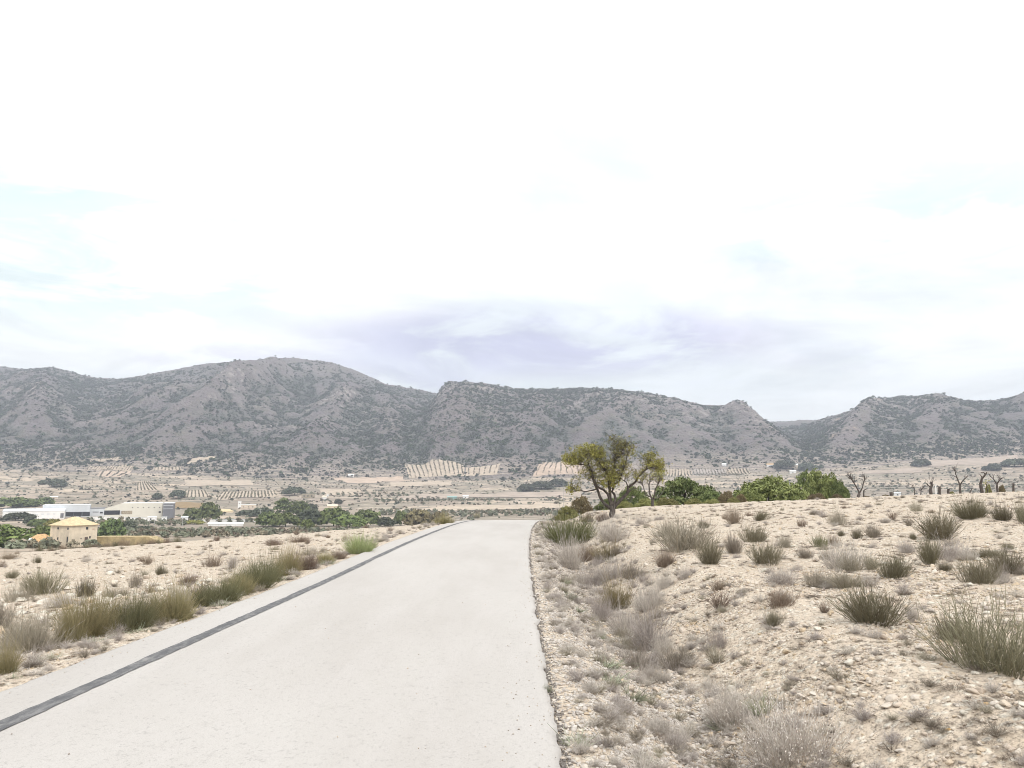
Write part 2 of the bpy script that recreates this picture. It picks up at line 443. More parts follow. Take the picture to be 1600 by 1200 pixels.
def m_valley(nt, pos, ob):
    p = mapping(nt, pos, (.0042, .0105, 0)); warp = noise(nt, pos, .006, 3, out=1)
    wv = nt.nodes.new('ShaderNodeMix'); wv.data_type = 'VECTOR'; wv.inputs[0].default_value = .12
    nt.links.new(p.k, wv.inputs[4]); nt.links.new(warp.k, wv.inputs[5]); pw = S(nt, wv.outputs[1])
    cell = voro(nt, pw, 3.0, out='Color'); edge = voro(nt, pw, 3.0, 'DISTANCE_TO_EDGE')
    sp = nt.nodes.new('ShaderNodeSeparateColor'); nt.links.new(cell.k, sp.inputs[0]); r, g = S(nt, sp.outputs[0]), S(nt, sp.outputs[1])
    n = noise(nt, pos, .05, 6, .65); nf = noise(nt, pos, .5, 5, .7); line = noise(nt, mapping(nt, pos, (.02, .25, 1)), 1.0, 4, .6)
    c = mix(nt, r.ramp(.15, .85, smooth=False), (.265, .212, .165), (.50, .40, .305))
    c = mix(nt, g.ramp(.55, .8) * .7, c, (.21, .19, .145))
    c = mix(nt, n.ramp(.42, .68) * .5, c, (.275, .222, .19))
    c = mix(nt, line.ramp(.54, .60) * .75, c, (.50, .415, .335))
    l2 = noise(nt, mapping(nt, pos, (.012, .16, 1), (40, 9, 0)), 1.0, 5, .65)
    c = mix(nt, l2.ramp(.53, .58) * .8, c, (.15, .135, .095))
    c = mix(nt, nf.ramp(.5, .7) * .4, c, (.20, .17, .14))
    c = mix(nt, edge.ramp(.0, .05, 1, 0) * .7, c, (.13, .12, .09))
    return c, (nf, .6, .6)
M_VALLEY = material('valley_soil', m_valley, .95)

def m_hill(nt, pos, ob):
    g = nt.nodes.new('ShaderNodeNewGeometry'); sn = nt.nodes.new('ShaderNodeSeparateXYZ'); nt.links.new(g.outputs['Normal'], sn.inputs[0])
    up = S(nt, sn.outputs[2]); veg = attr(nt, 'veg'); rz = attr(nt, 'rock'); vr = voro(nt, pos, .075); vf = voro(nt, pos, .2)
    b = noise(nt, pos, .006, 5, .6); m_ = noise(nt, pos, .035, 7, .68); f = noise(nt, pos, .22, 5, .7)
    strat = noise(nt, mapping(nt, pos, (.012, .012, .16)), 1.0, 5, .6)
    c = mix(nt, b.ramp(.35, .65), (.124, .103, .107), (.166, .139, .138))
    c = mix(nt, m_.ramp(.46, .68) * .75, c, (.125, .12, .085))
    rock = ((up.ramp(.55, .80, 1, 0) * .5 + strat.ramp(.52, .66) * .35 + rz * 1.1) * vr.ramp(.2, .55, 1, .25) * m_.ramp(.35, .6, .45, 1)).clamp()
    c = mix(nt, veg * .8, c, (.066, .077, .062))
    c = mix(nt, rock, c, (.31, .268, .25))
    c = mix(nt, (rock * b.ramp(.58, .66)) * .7, c, (.42, .28, .19))
    ft = attr(nt, 'foot'); ln = noise(nt, mapping(nt, pos, (.012, .10, .3)), 1.0, 5, .65)
    c = mix(nt, ft * ln.ramp(.40, .60, .25, .9), c, (.40, .33, .27))
    c = mix(nt, f.ramp(.5, .68) * .5, c, (.09, .088, .07))
    return c, (m_ * .6 + f * .3 + vr * rz * .8 + vf * .25, 1.0, 8.0)
M_HILL = material('dry_mountain_slope', m_hill, .97)

# ------------------------------------------------------------------ ground sheets
def grid(xs, ys, zf):
    X, Y = np.meshgrid(xs, ys); Z = zf(X, Y); nx, ny = len(xs), len(ys)
    V = np.stack([X, Y, Z], -1).reshape(-1, 3)
    i = (np.arange(ny - 1)[:, None] * nx + np.arange(nx - 1)[None, :]).ravel()
    return V, np.stack([i, i + 1, i + nx + 1, i + nx], 1)

ys = [-14.0]
while ys[-1] < 3: ys.append(ys[-1] + .25)
while ys[-1] < 96: ys.append(ys[-1] + max(.055, min(.45, .0085 * ys[-1])))
xs = np.concatenate([np.arange(-70, -26, .5), np.arange(-26, -9, .16), np.arange(-9, 12, .07), np.arange(12, 30, .16), np.arange(30, 70.1, .5)])
V, F = grid(xs, np.array(ys), terr)
GROUND = tag(obj('ground', mesh_np('ground', V, F, True), M_GROUND), 'pale stony field soil on both sides of the road', kind='structure')

def valley_sheet(X, Y):
    z = terr(X, Y)
    inner = sst(70, 62, np.abs(X)) * sst(-14, -8, Y) * sst(96, 90, Y)
    return z - 1.2 * inner
vy = np.concatenate([np.arange(-500, -10, 35), np.arange(-10, 96, 4), np.arange(96, 640, 6), np.arange(640, 1480, 3.2)])
vx = np.concatenate([np.arange(-2300, -1000, 40), np.arange(-1000, -72, 8), np.arange(-72, 73, 6), np.arange(76, 1000, 8), np.arange(1000, 2301, 40)])
V, F = grid(vx, vy, valley_sheet)
tag(obj('valley_floor', mesh_np('valley_floor', V, F, True), M_VALLEY), 'dry farmed valley floor with terraces below the mountains', kind='structure')

V, F = grid(np.arange(-2300, 2301, 6.0), np.concatenate([np.arange(1384, 2460, 6.0), np.arange(2460, 3300, 14.0)]), hillz)
_Z = V[:, 2].reshape(-1, 767); _L = np.zeros_like(_Z)
for k_ in (3, 7):                                             # hollows hold more scrub
    _L[k_:-k_, k_:-k_] += (_Z[2 * k_:, k_:-k_] + _Z[:-2 * k_, k_:-k_] + _Z[k_:-k_, 2 * k_:] + _Z[k_:-k_, :-2 * k_] - 4 * _Z[k_:-k_, k_:-k_]) / k_
hollow = np.clip(.5 + _L.ravel() / 7.0, 0, 1)
hill_me = mesh_np('mountains', V, F, True)
fattr(hill_me, 'veg', np.clip(hollow * 1.2 - .25 + .5 * fbm(V[:, 0] / 170, V[:, 1] / 170, 3), 0, 1)); fattr(hill_me, 'rock', rockzone(V[:, 0], V[:, 1]) * (1 - .6 * hollow))
HXS = np.arange(-2300, 2301, 6.0); HYS = np.concatenate([np.arange(1384, 2460, 6.0), np.arange(2460, 3300, 14.0)])
fattr(hill_me, 'foot', sst(62, 4, V[:, 2] - valley(V[:, 0], np.full(len(V), HY0), False)) * sst(1700, 1540, V[:, 1]))
def hollow_at(x, y):
    return hollow.reshape(len(HYS), len(HXS))[np.clip(np.searchsorted(HYS, y), 0, len(HYS) - 1), np.clip(np.searchsorted(HXS, x), 0, len(HXS) - 1)]
tag(obj('mountains', hill_me, M_HILL), 'grey scrubby mountain range along the horizon', kind='structure')

# road: a thin slab with ragged edges
ry = np.concatenate([np.arange(-14, 3, .3), np.arange(3, 30, .08), np.arange(30, 130, .35)])
def road_mesh():
    cx = road_cx(ry); rz = np.where(ry < 90, road_z(ry), 0)
    w = sst(75, 190, ry); zt = (smooth_interp(ry, RY, RZ) - drop(ry)) * (1 - w) + valley(cx, ry) * w
    er = RW + .05 * fbm(ry * 1.6, ry * 0 + 3, 4) + .035 * fbm(ry * 6, ry * 0 + 8, 3)
    el = RW + .03 * fbm(ry * 1.3, ry * 0 + 13, 4) + .012 * fbm(ry * 7, ry * 0 + 18, 2)
    prof = [(-1, 0, -.14), (-1, 0, -.012), (-1, .05, 0)] + [(0, f, 0) for f in np.linspace(-.94, .94, 15)] + [(1, -.05, 0), (1, 0, -.014), (1, .015, -.14)]
    V = []
    for s_, f, dz in prof:
        x = cx + (f * RW if s_ == 0 else (er + f if s_ > 0 else -(el - f)))
        crown = .02 * (1 - np.clip(np.abs(x - cx) / RW, 0, 1) ** 2)
        V.append(np.stack([x, ry, zt + crown + dz], -1))
    V = np.stack(V, 1); ny, nx = V.shape[:2]
    i = (np.arange(ny - 1)[:, None] * nx + np.arange(nx - 1)[None, :]).ravel()
    return mesh_np('road', V.reshape(-1, 3), np.stack([i, i + 1, i + nx + 1, i + nx], 1), True)
ROAD = tag(obj('road', road_mesh(), M_ROAD), 'narrow pale worn asphalt road running straight to a crest', kind='structure')
def road_top(x, y):
    cx = road_cx(y); return smooth_interp(y, RY, RZ) - drop(y) + .02 * (1 - np.clip(np.abs(x - cx) / RW, 0, 1) ** 2)
ty = ry[(ry < 74)]
cx = road_cx(ty); o1 = -1.50 + .016 * fbm(ty * .8, ty * 0 + 1, 3) + .012 * fbm(ty * 4, ty * 0 + 2, 3); wv = .078 + .016 * fbm(ty * .5, ty * 0 + 30, 3) + .014 * fbm(ty * 5, ty * 0 + 9, 3)
xl, xr = cx + o1 - wv, cx + o1 + wv
V = np.stack([np.stack([xl, ty, road_top(xl, ty) + .005], -1), np.stack([(xl + xr) / 2, ty, road_top((xl + xr) / 2, ty) + .007], -1), np.stack([xr, ty, road_top(xr, ty) + .005], -1)], 1)
i = (np.arange(len(ty) - 1)[:, None] * 3 + np.arange(2)[None, :]).ravel()
obj('trench_patch', mesh_np('trench_patch', V.reshape(-1, 3), np.stack([i, i + 1, i + 4, i + 3], 1), True), M_TAR, ROAD)['label'] = 'dark asphalt trench repair strip along the left road side'

# ------------------------------------------------------------------ scatter of uncountable stuff
def ico(sub=1):
    p = (1 + 5 ** .5) / 2
    v = [(-1, p, 0), (1, p, 0), (-1, -p, 0), (1, -p, 0), (0, -1, p), (0, 1, p), (0, -1, -p), (0, 1, -p), (p, 0, -1), (p, 0, 1), (-p, 0, -1), (-p, 0, 1)]
    f = [(0, 11, 5), (0, 5, 1), (0, 1, 7), (0, 7, 10), (0, 10, 11), (1, 5, 9), (5, 11, 4), (11, 10, 2), (10, 7, 6), (7, 1, 8), (3, 9, 4), (3, 4, 2), (3, 2, 6), (3, 6, 8), (3, 8, 9), (4, 9, 5), (2, 4, 11), (6, 2, 10), (8, 6, 7), (9, 8, 1)]
    v = [tuple(np.array(a) / np.linalg.norm(a)) for a in v]
    for _ in range(sub):
        cache = {}; nf = []
        def mid(a, b):
            k_ = (min(a, b), max(a, b))
            if k_ not in cache:
                m = np.array(v[a]) + np.array(v[b]); v.append(tuple(m / np.linalg.norm(m))); cache[k_] = len(v) - 1
            return cache[k_]
        for a, b, c in f:
            ab, bc, ca = mid(a, b), mid(b, c), mid(c, a); nf += [(a, ab, ca), (b, bc, ab), (c, ca, bc), (ab, bc, ca)]
        f = nf
    return np.array(v), np.array(f)
ICO0, ICO1, ICO2 = ico(0), ico(1), ico(2)

def stone_mesh(seed, flat=.55, base=ICO1):
    r = np.random.default_rng(seed); v = base[0].copy()
    for _ in range(10):                                  # chop facets off
        n = r.normal(size=3); n /= np.linalg.norm(n); d = r.uniform(.28, .75)
        e = v @ n - d; v = v - np.outer(np.clip(e, 0, None), n)
    v = v * np.array((r.uniform(.8, 1.25), r.uniform(.7, 1.1), flat)) + r.normal(0, .025, v.shape)
    return mesh_np('stone', v, base[1])

def leaf_cloud(seed, n_clump, n_leaf, size, shape, clump=.3, upn=.35):
    """leaf clumps spread over a crown volume; shape(r) gives clump centres"""
    r = np.random.default_rng(seed); V = []; T = []
    for c in range(n_clump):
        cen = shape(r); cr = clump * r.uniform(.7, 1.3); tone = np.clip(r.normal(.5, .25), 0, 1)
        d = r.normal(size=(n_leaf, 3)); d /= np.linalg.norm(d, axis=1)[:, None]
        d[:, 2] = np.abs(d[:, 2]) * .9 - .25 * (r.random(n_leaf) < .4)
        p = cen + d * cr * r.uniform(.55, 1.0, (n_leaf, 1)) * np.array((1, 1, .75))
        nrm = d * (1 - upn) + np.array((0, 0, upn)) + r.normal(0, .45, d.shape); nrm /= np.linalg.norm(nrm, axis=1)[:, None]
        a = np.cross(nrm, r.normal(size=d.shape)); a /= np.linalg.norm(a, axis=1)[:, None]; b = np.cross(nrm, a)
        s1 = size * r.uniform(.6, 1.3, (n_leaf, 1)); s2 = s1 * r.uniform(.45, .9, (n_leaf, 1))
        V.append(np.stack([p - a * s1, p - b * s2, p + a * s1 * .8, p + b * s2], 1)); T.append(np.clip(tone + r.normal(0, .15, n_leaf), 0, 1))
    V = np.concatenate(V).reshape(-1, 3); T = np.concatenate(T)
    me = mesh_np('crown', V, np.arange(len(V)).reshape(-1, 4)); fattr(me, 'tint', T, 'FACE'); return me

def dome_shape(flat=1.0):
    def f(r):
        d = r.normal(size=3); d /= np.linalg.norm(d); d[2] = abs(d[2]) if r.random() < .8 else -abs(d[2]) * .45
        return d * r.uniform(.45, .82) * np.array((1, 1, flat)) + np.array((0, 0, .5 * flat))
    return f

def scatter(name, pts, scl, protos, mats, label, zs=None, kind='stuff', tilt=.25, seed=1):
    """one object whose points carry instances (geometry nodes): pebbles, scrub, far woods"""
    n = len(pts); r = np.random.default_rng(seed)
    me = bpy.data.meshes.new(name); me.vertices.add(n); me.vertices.foreach_set('co', np.asarray(pts, np.float32).ravel())
    a = me.attributes.new('rot', 'FLOAT_VECTOR', 'POINT')
    a.data.foreach_set('vector', np.stack([r.normal(0, tilt, n), r.normal(0, tilt, n), r.uniform(0, 6.28, n)], 1).astype(np.float32).ravel())
    sv = np.asarray(scl, float); sv = np.stack([sv, sv * r.uniform(.8, 1.2, n), sv * (r.uniform(.75, 1.2, n) if zs is None else zs)], 1)
    a = me.attributes.new('scl', 'FLOAT_VECTOR', 'POINT'); a.data.foreach_set('vector', sv.astype(np.float32).ravel())
    a = me.attributes.new('pick', 'INT', 'POINT'); a.data.foreach_set('value', r.integers(0, len(protos), n).astype(np.int32))
    o = obj(name, me); tag(o, label, kind=kind)
    ng = bpy.data.node_groups.new(name, 'GeometryNodeTree')
    ng.interface.new_socket('Geometry', in_out='INPUT', socket_type='NodeSocketGeometry'); ng.interface.new_socket('Geometry', in_out='OUTPUT', socket_type='NodeSocketGeometry')
    N, L = ng.nodes, ng.links
    gi, go = N.new('NodeGroupInput'), N.new('NodeGroupOutput'); ip = N.new('GeometryNodeInstanceOnPoints'); g2 = N.new('GeometryNodeGeometryToInstance')
    objs = []
    for k_, pm in enumerate(protos):
        po = bpy.data.objects.new(name + '_source', pm)        # never linked to the scene: only the instances exist
        if not pm.materials: pm.materials.append(mats[k_ % len(mats)])
        objs.append(po)
    for po in reversed(objs):
        oi = N.new('GeometryNodeObjectInfo'); oi.inputs['Object'].default_value = po; L.new(oi.outputs['Geometry'], g2.inputs[0])
    def na(nm, ty):
        q = N.new('GeometryNodeInputNamedAttribute'); q.data_type = ty; q.inputs['Name'].default_value = nm; return q.outputs['Attribute']
    L.new(gi.outputs[0], ip.inputs['Points']); L.new(g2.outputs[0], ip.inputs['Instance']); ip.inputs['Pick Instance'].default_value = True
    L.new(na('pick', 'INT'), ip.inputs['Instance Index'])
    e2r = N.new('FunctionNodeEulerToRotation'); L.new(na('rot', 'FLOAT_VECTOR'), e2r.inputs[0]); L.new(e2r.outputs[0], ip.inputs['Rotation'])
    L.new(na('scl', 'FLOAT_VECTOR'), ip.inputs['Scale']); L.new(ip.outputs[0], go.inputs[0])
    md = o.modifiers.new('scatter', 'NODES'); md.node_group = ng
    return o

M_SCRUB = leafmat('dark_mountain_scrub', (.040, .048, .036), (.080, .088, .062))
M_PINE_FAR = leafmat('far_pine_foliage', (.035, .055, .026), (.075, .105, .042))
M_OLIVE = leafmat('olive_foliage', (.125, .135, .09), (.225, .232, .165))
M_DRYSCRUB = leafmat('dry_valley_scrub', (.15, .125, .09), (.27, .23, .165))
scrub_p = [leaf_cloud(40 + i, 7, 9, .34, dome_shape(.8), .42) for i in range(3)]
for p in scrub_p: p.name = 'scrub'
dry_p = [leaf_cloud(50 + i, 7, 9, .34, dome_shape(.7), .42) for i in range(2)]
olive_p = [leaf_cloud(60 + i, 9, 10, .30, dome_shape(.9), .42) for i in range(3)]

FIELDS = [  # photo corners (top-left, top-right, bottom-right, bottom-left), soil, rows, row spread, label
    ((632, 727), (724, 727), (727, 744), (640, 748), 'pale', 13, 'pale striped orchard terrace at the mountain foot above the white cottage'),
    ((728, 731), (782, 724), (776, 742), (728, 744), 'pale', 6, 'small pale orchard terrace stepping up right of the striped one'),
    ((848, 722), (905, 716), (920, 740), (832, 745), 'orange', 9, 'orange soil orchard slope behind the almond tree, left side'),
    ((1040, 734), (1080, 734), (1084, 744), (1036, 745), 'pale', 9, 'narrow pale ploughed strip right of the almond tree'),
    ((1080, 734), (1132, 734), (1142, 742), (1086, 744), 'grey', 11, 'grey striped orchard strip beyond the pine bushes'),
    ((1133, 733), (1168, 733), (1172, 739), (1144, 742), 'pale', 7, 'small pale striped orchard beside the far white houses'),
    ((288, 767), (322, 767), (328, 777), (282, 779), 'pale', 7, 'pale striped orchard plot left of the wide one in the valley'),
    ((345, 769), (430, 766), (434, 776), (336, 782), 'pale', 17, 'wide pale striped orchard in the valley behind the grey warehouse'),
    ((214, 754), (233, 753), (248, 768), (212, 769), 'pale', 6, 'tall narrow striped orchard plot above the factory'),
    ((143, 717), (190, 715), (186, 721), (140, 722), 'pale', 10, 'striped orchard terrace below the pine wood'),
    ((140, 728), (210, 730), (205, 737), (134, 735), 'pale', 16, 'striped orchard terrace left of the bare fan-shaped field'),
    ((155, 737), (205, 736), (188, 746), (152, 745), 'orange', 4, 'bare fan-shaped pale field in the left valley'),
    ((240, 731), (282, 730), (284, 735), (238, 736), 'pale', 8, 'small striped plot under the left mountain pines'),
    ((288, 751), (392, 751), (396, 759), (292, 760), 'pale', 0, 'long pale bare field above the striped orchards'),
    ((520, 747), (630, 745), (631, 752), (560, 756), 'orange', 0, 'bare yellowish terrace beside the white cottage'),
    ((498, 765), (556, 767), (562, 775), (506, 775), 'pale', 0, 'bare pale terrace field right of the ruined farm'),
    ((610, 754), (706, 752), (704, 758), (610, 761), 'pale', 0, 'long thin pale field under the striped terrace'),
    ((640, 775), (905, 766), (910, 774), (600, 783), 'brown', 0, 'broad brown fallow field around the row of cypresses'),
    ((600, 797), (905, 788), (905, 793), (600, 801), 'pale', 0, 'long pale farm track across the middle valley'),
    ((1420, 754), (1510, 750), (1520, 757), (1420, 762), 'pale', 0, 'pale bare field behind the dead trees'),
    ((1340, 737), (1440, 731), (1440, 737), (1340, 743), 'brown', 0, 'brown terrace strip in the right valley'),
    ((1452, 719), (1590, 711), (1600, 722), (1440, 730), 'brown', 0, 'pinkish terraced slope at the far right'),
    ((300, 717), (345, 711), (330, 718), (290, 726), 'pale', 0, 'thin pale track cut on the left mountain foot'),
    ((268, 786), (318, 786), (322, 794), (272, 795), 'rust', 0, 'rust-brown vineyard plot beside the grey warehouse'),
]
SOIL = {'pale': plain('pale_soil', (.425, .345, .265), .14, .12, bd=.3), 'orange': plain('ochre_soil', (.45, .345, .265), .14, .1, bd=.3),
        'grey': plain('grey_soil', (.36, .31, .275), .15, .1, bd=.3), 'brown': plain('fallow_soil', (.36, .29, .235), .16, .06, bd=.3), 'rust': plain('rusty_vines', (.25, .17, .085), .25, .2, bd=.3)}
row_pts = []; field_boxes = []
for tl, tr, br, bl, soil, rows, lab in FIELDS:
    c4 = [hit(*q, dmin=300) for q in (tl, tr, br, bl)]
    nu, nv = 26, 14; U, W = np.meshgrid(np.linspace(0, 1, nu), np.linspace(0, 1, nv))
    P = sum(np.multiply.outer(w_, c[:2]) for w_, c in zip(((1 - U) * (1 - W), U * (1 - W), U * W, (1 - U) * W), c4))
    P = P + 2.0 * np.stack([perlin(P[..., 0] / 19, P[..., 1] / 19), perlin(P[..., 0] / 19 + 30, P[..., 1] / 19)], -1)
    Z = full(P[..., 0], P[..., 1]); Zs = Z.copy()
    for _ in range(6): Zs[1:-1, 1:-1] = np.maximum(Z[1:-1, 1:-1], (Zs[:-2, 1:-1] + Zs[2:, 1:-1] + Zs[1:-1, :-2] + Zs[1:-1, 2:]) / 4)
    V = np.concatenate([P, (Zs + .5)[..., None]], -1)
    i = (np.arange(nv - 1)[:, None] * nu + np.arange(nu - 1)[None, :]).ravel()
    tag(obj('field', mesh_np('field', V.reshape(-1, 3)[:, :], np.stack([i, i + nu, i + nu + 1, i + 1], 1), True), SOIL[soil]), lab, kind='structure')
    field_boxes.append(np.array([c[:2] for c in c4]))
    for k_ in range(rows):
        u = (k_ + .5) / rows; L = np.linalg.norm(c4[0][:2] - c4[3][:2]); m = max(5, int(L / 2.3))
        for w_ in np.linspace(.03, .97, m):
            if random.random() < .12: continue
            uu = np.clip(u + random.gauss(0, .004), .01, .99)
            p = (1 - uu) * (1 - w_) * c4[0] + uu * (1 - w_) * c4[1] + uu * w_ * c4[2] + (1 - uu) * w_ * c4[3]
            fi, fj = min(nv - 1, int(round(w_ * (nv - 1)))), min(nu - 1, int(round(uu * (nu - 1))))
            row_pts.append((p[0], p[1], Zs[fi, fj] + .4))
row_pts = np.array(row_pts)
scatter('orchard_rows', row_pts, rng.uniform(.6, 1.05, len(row_pts)) * np.where(row_pts[:, 1] > 1300, 1.5, 1.0), [olive_p[0], dry_p[0]], [M_DRYSCRUB, M_OLIVE], 'small orchard trees in rows on the pale valley fields', seed=4)

def in_fields(x, y):
    ins = np.zeros(len(x), bool)
    for q in field_boxes:
        s_ = np.ones(len(x), bool)
        area = sum(q[i][0] * q[(i + 1) % 4][1] - q[(i + 1) % 4][0] * q[i][1] for i in range(4))
        for i in range(4):
            a, b = q[i], q[(i + 1) % 4]
            s_ &= ((b[0] - a[0]) * (y - a[1]) - (b[1] - a[1]) * (x - a[0])) * np.sign(area) > 0
        ins |= s_
    return ins

def inv_px(x, y, z):
    c, s_ = math.cos(PITCH), math.sin(PITCH)
    f = y * c + (z - CAMZ) * s_; up = -y * s_ + (z - CAMZ) * c
    return CX + FPX * x / f, CY - FPX * up / f

# mountain scrub and pines
n = 360000
Y = np.where(rng.random(n) < .06, rng.uniform(2600, 3000, n), np.sqrt(rng.uniform(1390 ** 2, 2420 ** 2, n))); X = rng.uniform(-1.0, 1.0, n) * Y
Z = hillz(X, Y); tv = valley(X, Y)
gul = ridged((X + 60 * perlin(X / 300, Y / 300)) / 330, (Y + 60 * perlin(X / 300 + 50, Y / 300)) / 520, 5)
den = .10 + .5 * sst(.0, .5, fbm(X / 130, Y / 130, 4)) + 2.1 * sst(.5, .85, hollow_at(X, Y)) + .5 * sst(.3, .0, gul)
px_, py_ = inv_px(X, Y, Z)
for ex, ey, ew, eh, k_ in [(60, 712, 120, 16, 1.6), (205, 706, 75, 9, 2.2), (480, 690, 150, 40, .5), (640, 690, 60, 45, .9), (760, 660, 130, 50, .7), (870, 610, 130, 18, 1.6), (840, 730, 45, 12, 2.5), (1460, 700, 150, 14, 1.2), (1560, 690, 90, 16, 1.2), (1230, 715, 90, 10, 1.2), (90, 600, 120, 40, .8), (1240, 668, 60, 12, 1.6), (1420, 625, 90, 10, 1.2), (360, 735, 60, 10, 1.6)]:
    den = den + k_ * np.exp(-((px_ - ex) / ew) ** 2 - ((py_ - ey) / eh) ** 2)
den = den * np.where((px_ > 900) & (px_ < 1250) & (py_ > 640), .55, 1.0)
ok = (Z > tv - 1) & (rng.random(n) < den * .42) & ~in_fields(X, Y)
X, Y, Z = X[ok], Y[ok], Z[ok]; s_ = rng.gamma(4, .47, len(X)) * np.where(rng.random(len(X)) < .12, 1.5, 1.0)
scatter('mountain_scrub', np.stack([X, Y, Z - .9], 1), np.clip(s_, .9, 4.8), scrub_p, [M_SCRUB, M_PINE_FAR, M_SCRUB], 'dark shrubs and small pines dotted over the mountain slopes', seed=2)

# valley scrub: hedges along terrace edges and loose bushes
n = 74000
Y = np.sqrt(rng.uniform(520 ** 2, 1480 ** 2, n)); X = rng.uniform(-1.0, 1.0, n) * Y
Z = terr(X, Y); dz = np.abs(terr(X, Y + 4) - Z)
den = .10 + 1.1 * sst(.25, 1.1, dz) + .7 * sst(.12, .5, fbm(X / 90 + 70, Y / 60, 3))
ok = (rng.random(n) < den * .5) & ~in_fields(X, Y) 
X, Y, Z = X[ok], Y[ok], Z[ok]
scatter('valley_scrub', np.stack([X, Y, Z - .1], 1), np.clip(rng.gamma(2.6, .38, len(X)), .4, 3.4), [dry_p[0], scrub_p[0], dry_p[1], olive_p[1], dry_p[1]], [M_DRYSCRUB, M_SCRUB, M_DRYSCRUB, M_OLIVE, M_DRYSCRUB], 'grey-green scrub and hedges dotted over the dry valley', seed=3)

# olive groves: grey-green bands
gp = []
def grove(d0, d1, p0, p1, step, jit=.9, keep=.9):
    for d in np.arange(d0, d1, step):
        for x in np.arange((p0 - CX) / FPX * d, (p1 - CX) / FPX * d, step):
            if random.random() < keep: gp.append((x + random.gauss(0, jit), d + random.gauss(0, jit), 0))
grove(330, 412, 150, 760, 6.0); grove(200, 330, -40, 160, 6.5, keep=.55); grove(545, 580, 300, 420, 7); grove(640, 700, 600, 900, 6.5); grove(690, 760, 880, 1000, 7)
grove(820, 900, 1150, 1620, 8, keep=.7); grove(700, 790, 1200, 1640, 8, keep=.6); grove(890, 930, 590, 800, 7); grove(1000, 1120, 1150, 1640, 10, keep=.5); grove(1010, 1060, 480, 640, 8, keep=.7)
grove(480, 580, 150, 300, 7, keep=.6)
gp = np.array(gp); gp[:, 2] = terr(gp[:, 0], gp[:, 1])
scatter('olive_groves', gp, rng.uniform(1.5, 2.4, len(gp)), olive_p, [M_OLIVE], 'grey-green olive groves in bands across the valley', seed=6)
# ------------------------------------------------------------------ buildings in the valley
M_OCHRE = plain('ochre_render', (.66, .56, .43), .13, .5); M_TILE = plain('straw_coloured_tiles', (.57, .45, .28), .14, 1.2, bd=.06)
M_ORTILE = plain('orange_tiles', (.54, .35, .18), .18, 1.2, bd=.06); M_CREAM = plain('cream_render', (.62, .53, .43), .1, .6)
M_WHITE = plain('white_render', (.78, .77, .75), .07, .3); M_METAL = plain('pale_metal_cladding', (.60, .62, .64), .07, .2, .6)
M_GREYCLAD = plain('grey_cladding', (.17, .17, .185), .1, .2, .6); M_DARK = plain('dark_opening', (.035, .035, .04), .2, 1, .5)
M_IVORY = plain('ivory_panels', (.66, .63, .55), .04, .15); M_STONEWALL = plain('rubble_masonry', (.34, .29, .22), .25, 1.5, bd=.08)
M_WOOD = plain('old_brown_door', (.13, .10, .08), .2, 3); M_TEAL = plain('teal_sheet', (.28, .40, .37), .1, .3)

def hip(x0, x1, y0, y1, z, h, ov=.4, ridge=.15):
    x0 -= ov; x1 += ov; y0 -= ov; y1 += ov; cx, cy = (x0 + x1) / 2, (y0 + y1) / 2; r = (x1 - x0) * ridge; t = .14
    m = MB()
    m.poly([(x0, y0, z), (x1, y0, z), (x1, y1, z), (x0, y1, z), (x0, y0, z + t), (x1, y0, z + t), (x1, y1, z + t), (x0, y1, z + t), (cx - r, cy, z + h), (cx + r, cy, z + h)],
           [(0, 3, 2, 1), (0, 1, 5, 4), (1, 2, 6, 5), (2, 3, 7, 6), (3, 0, 4, 7), (4, 5, 9, 8), (5, 6, 9), (6, 7, 8, 9), (7, 4, 8)])
    return m

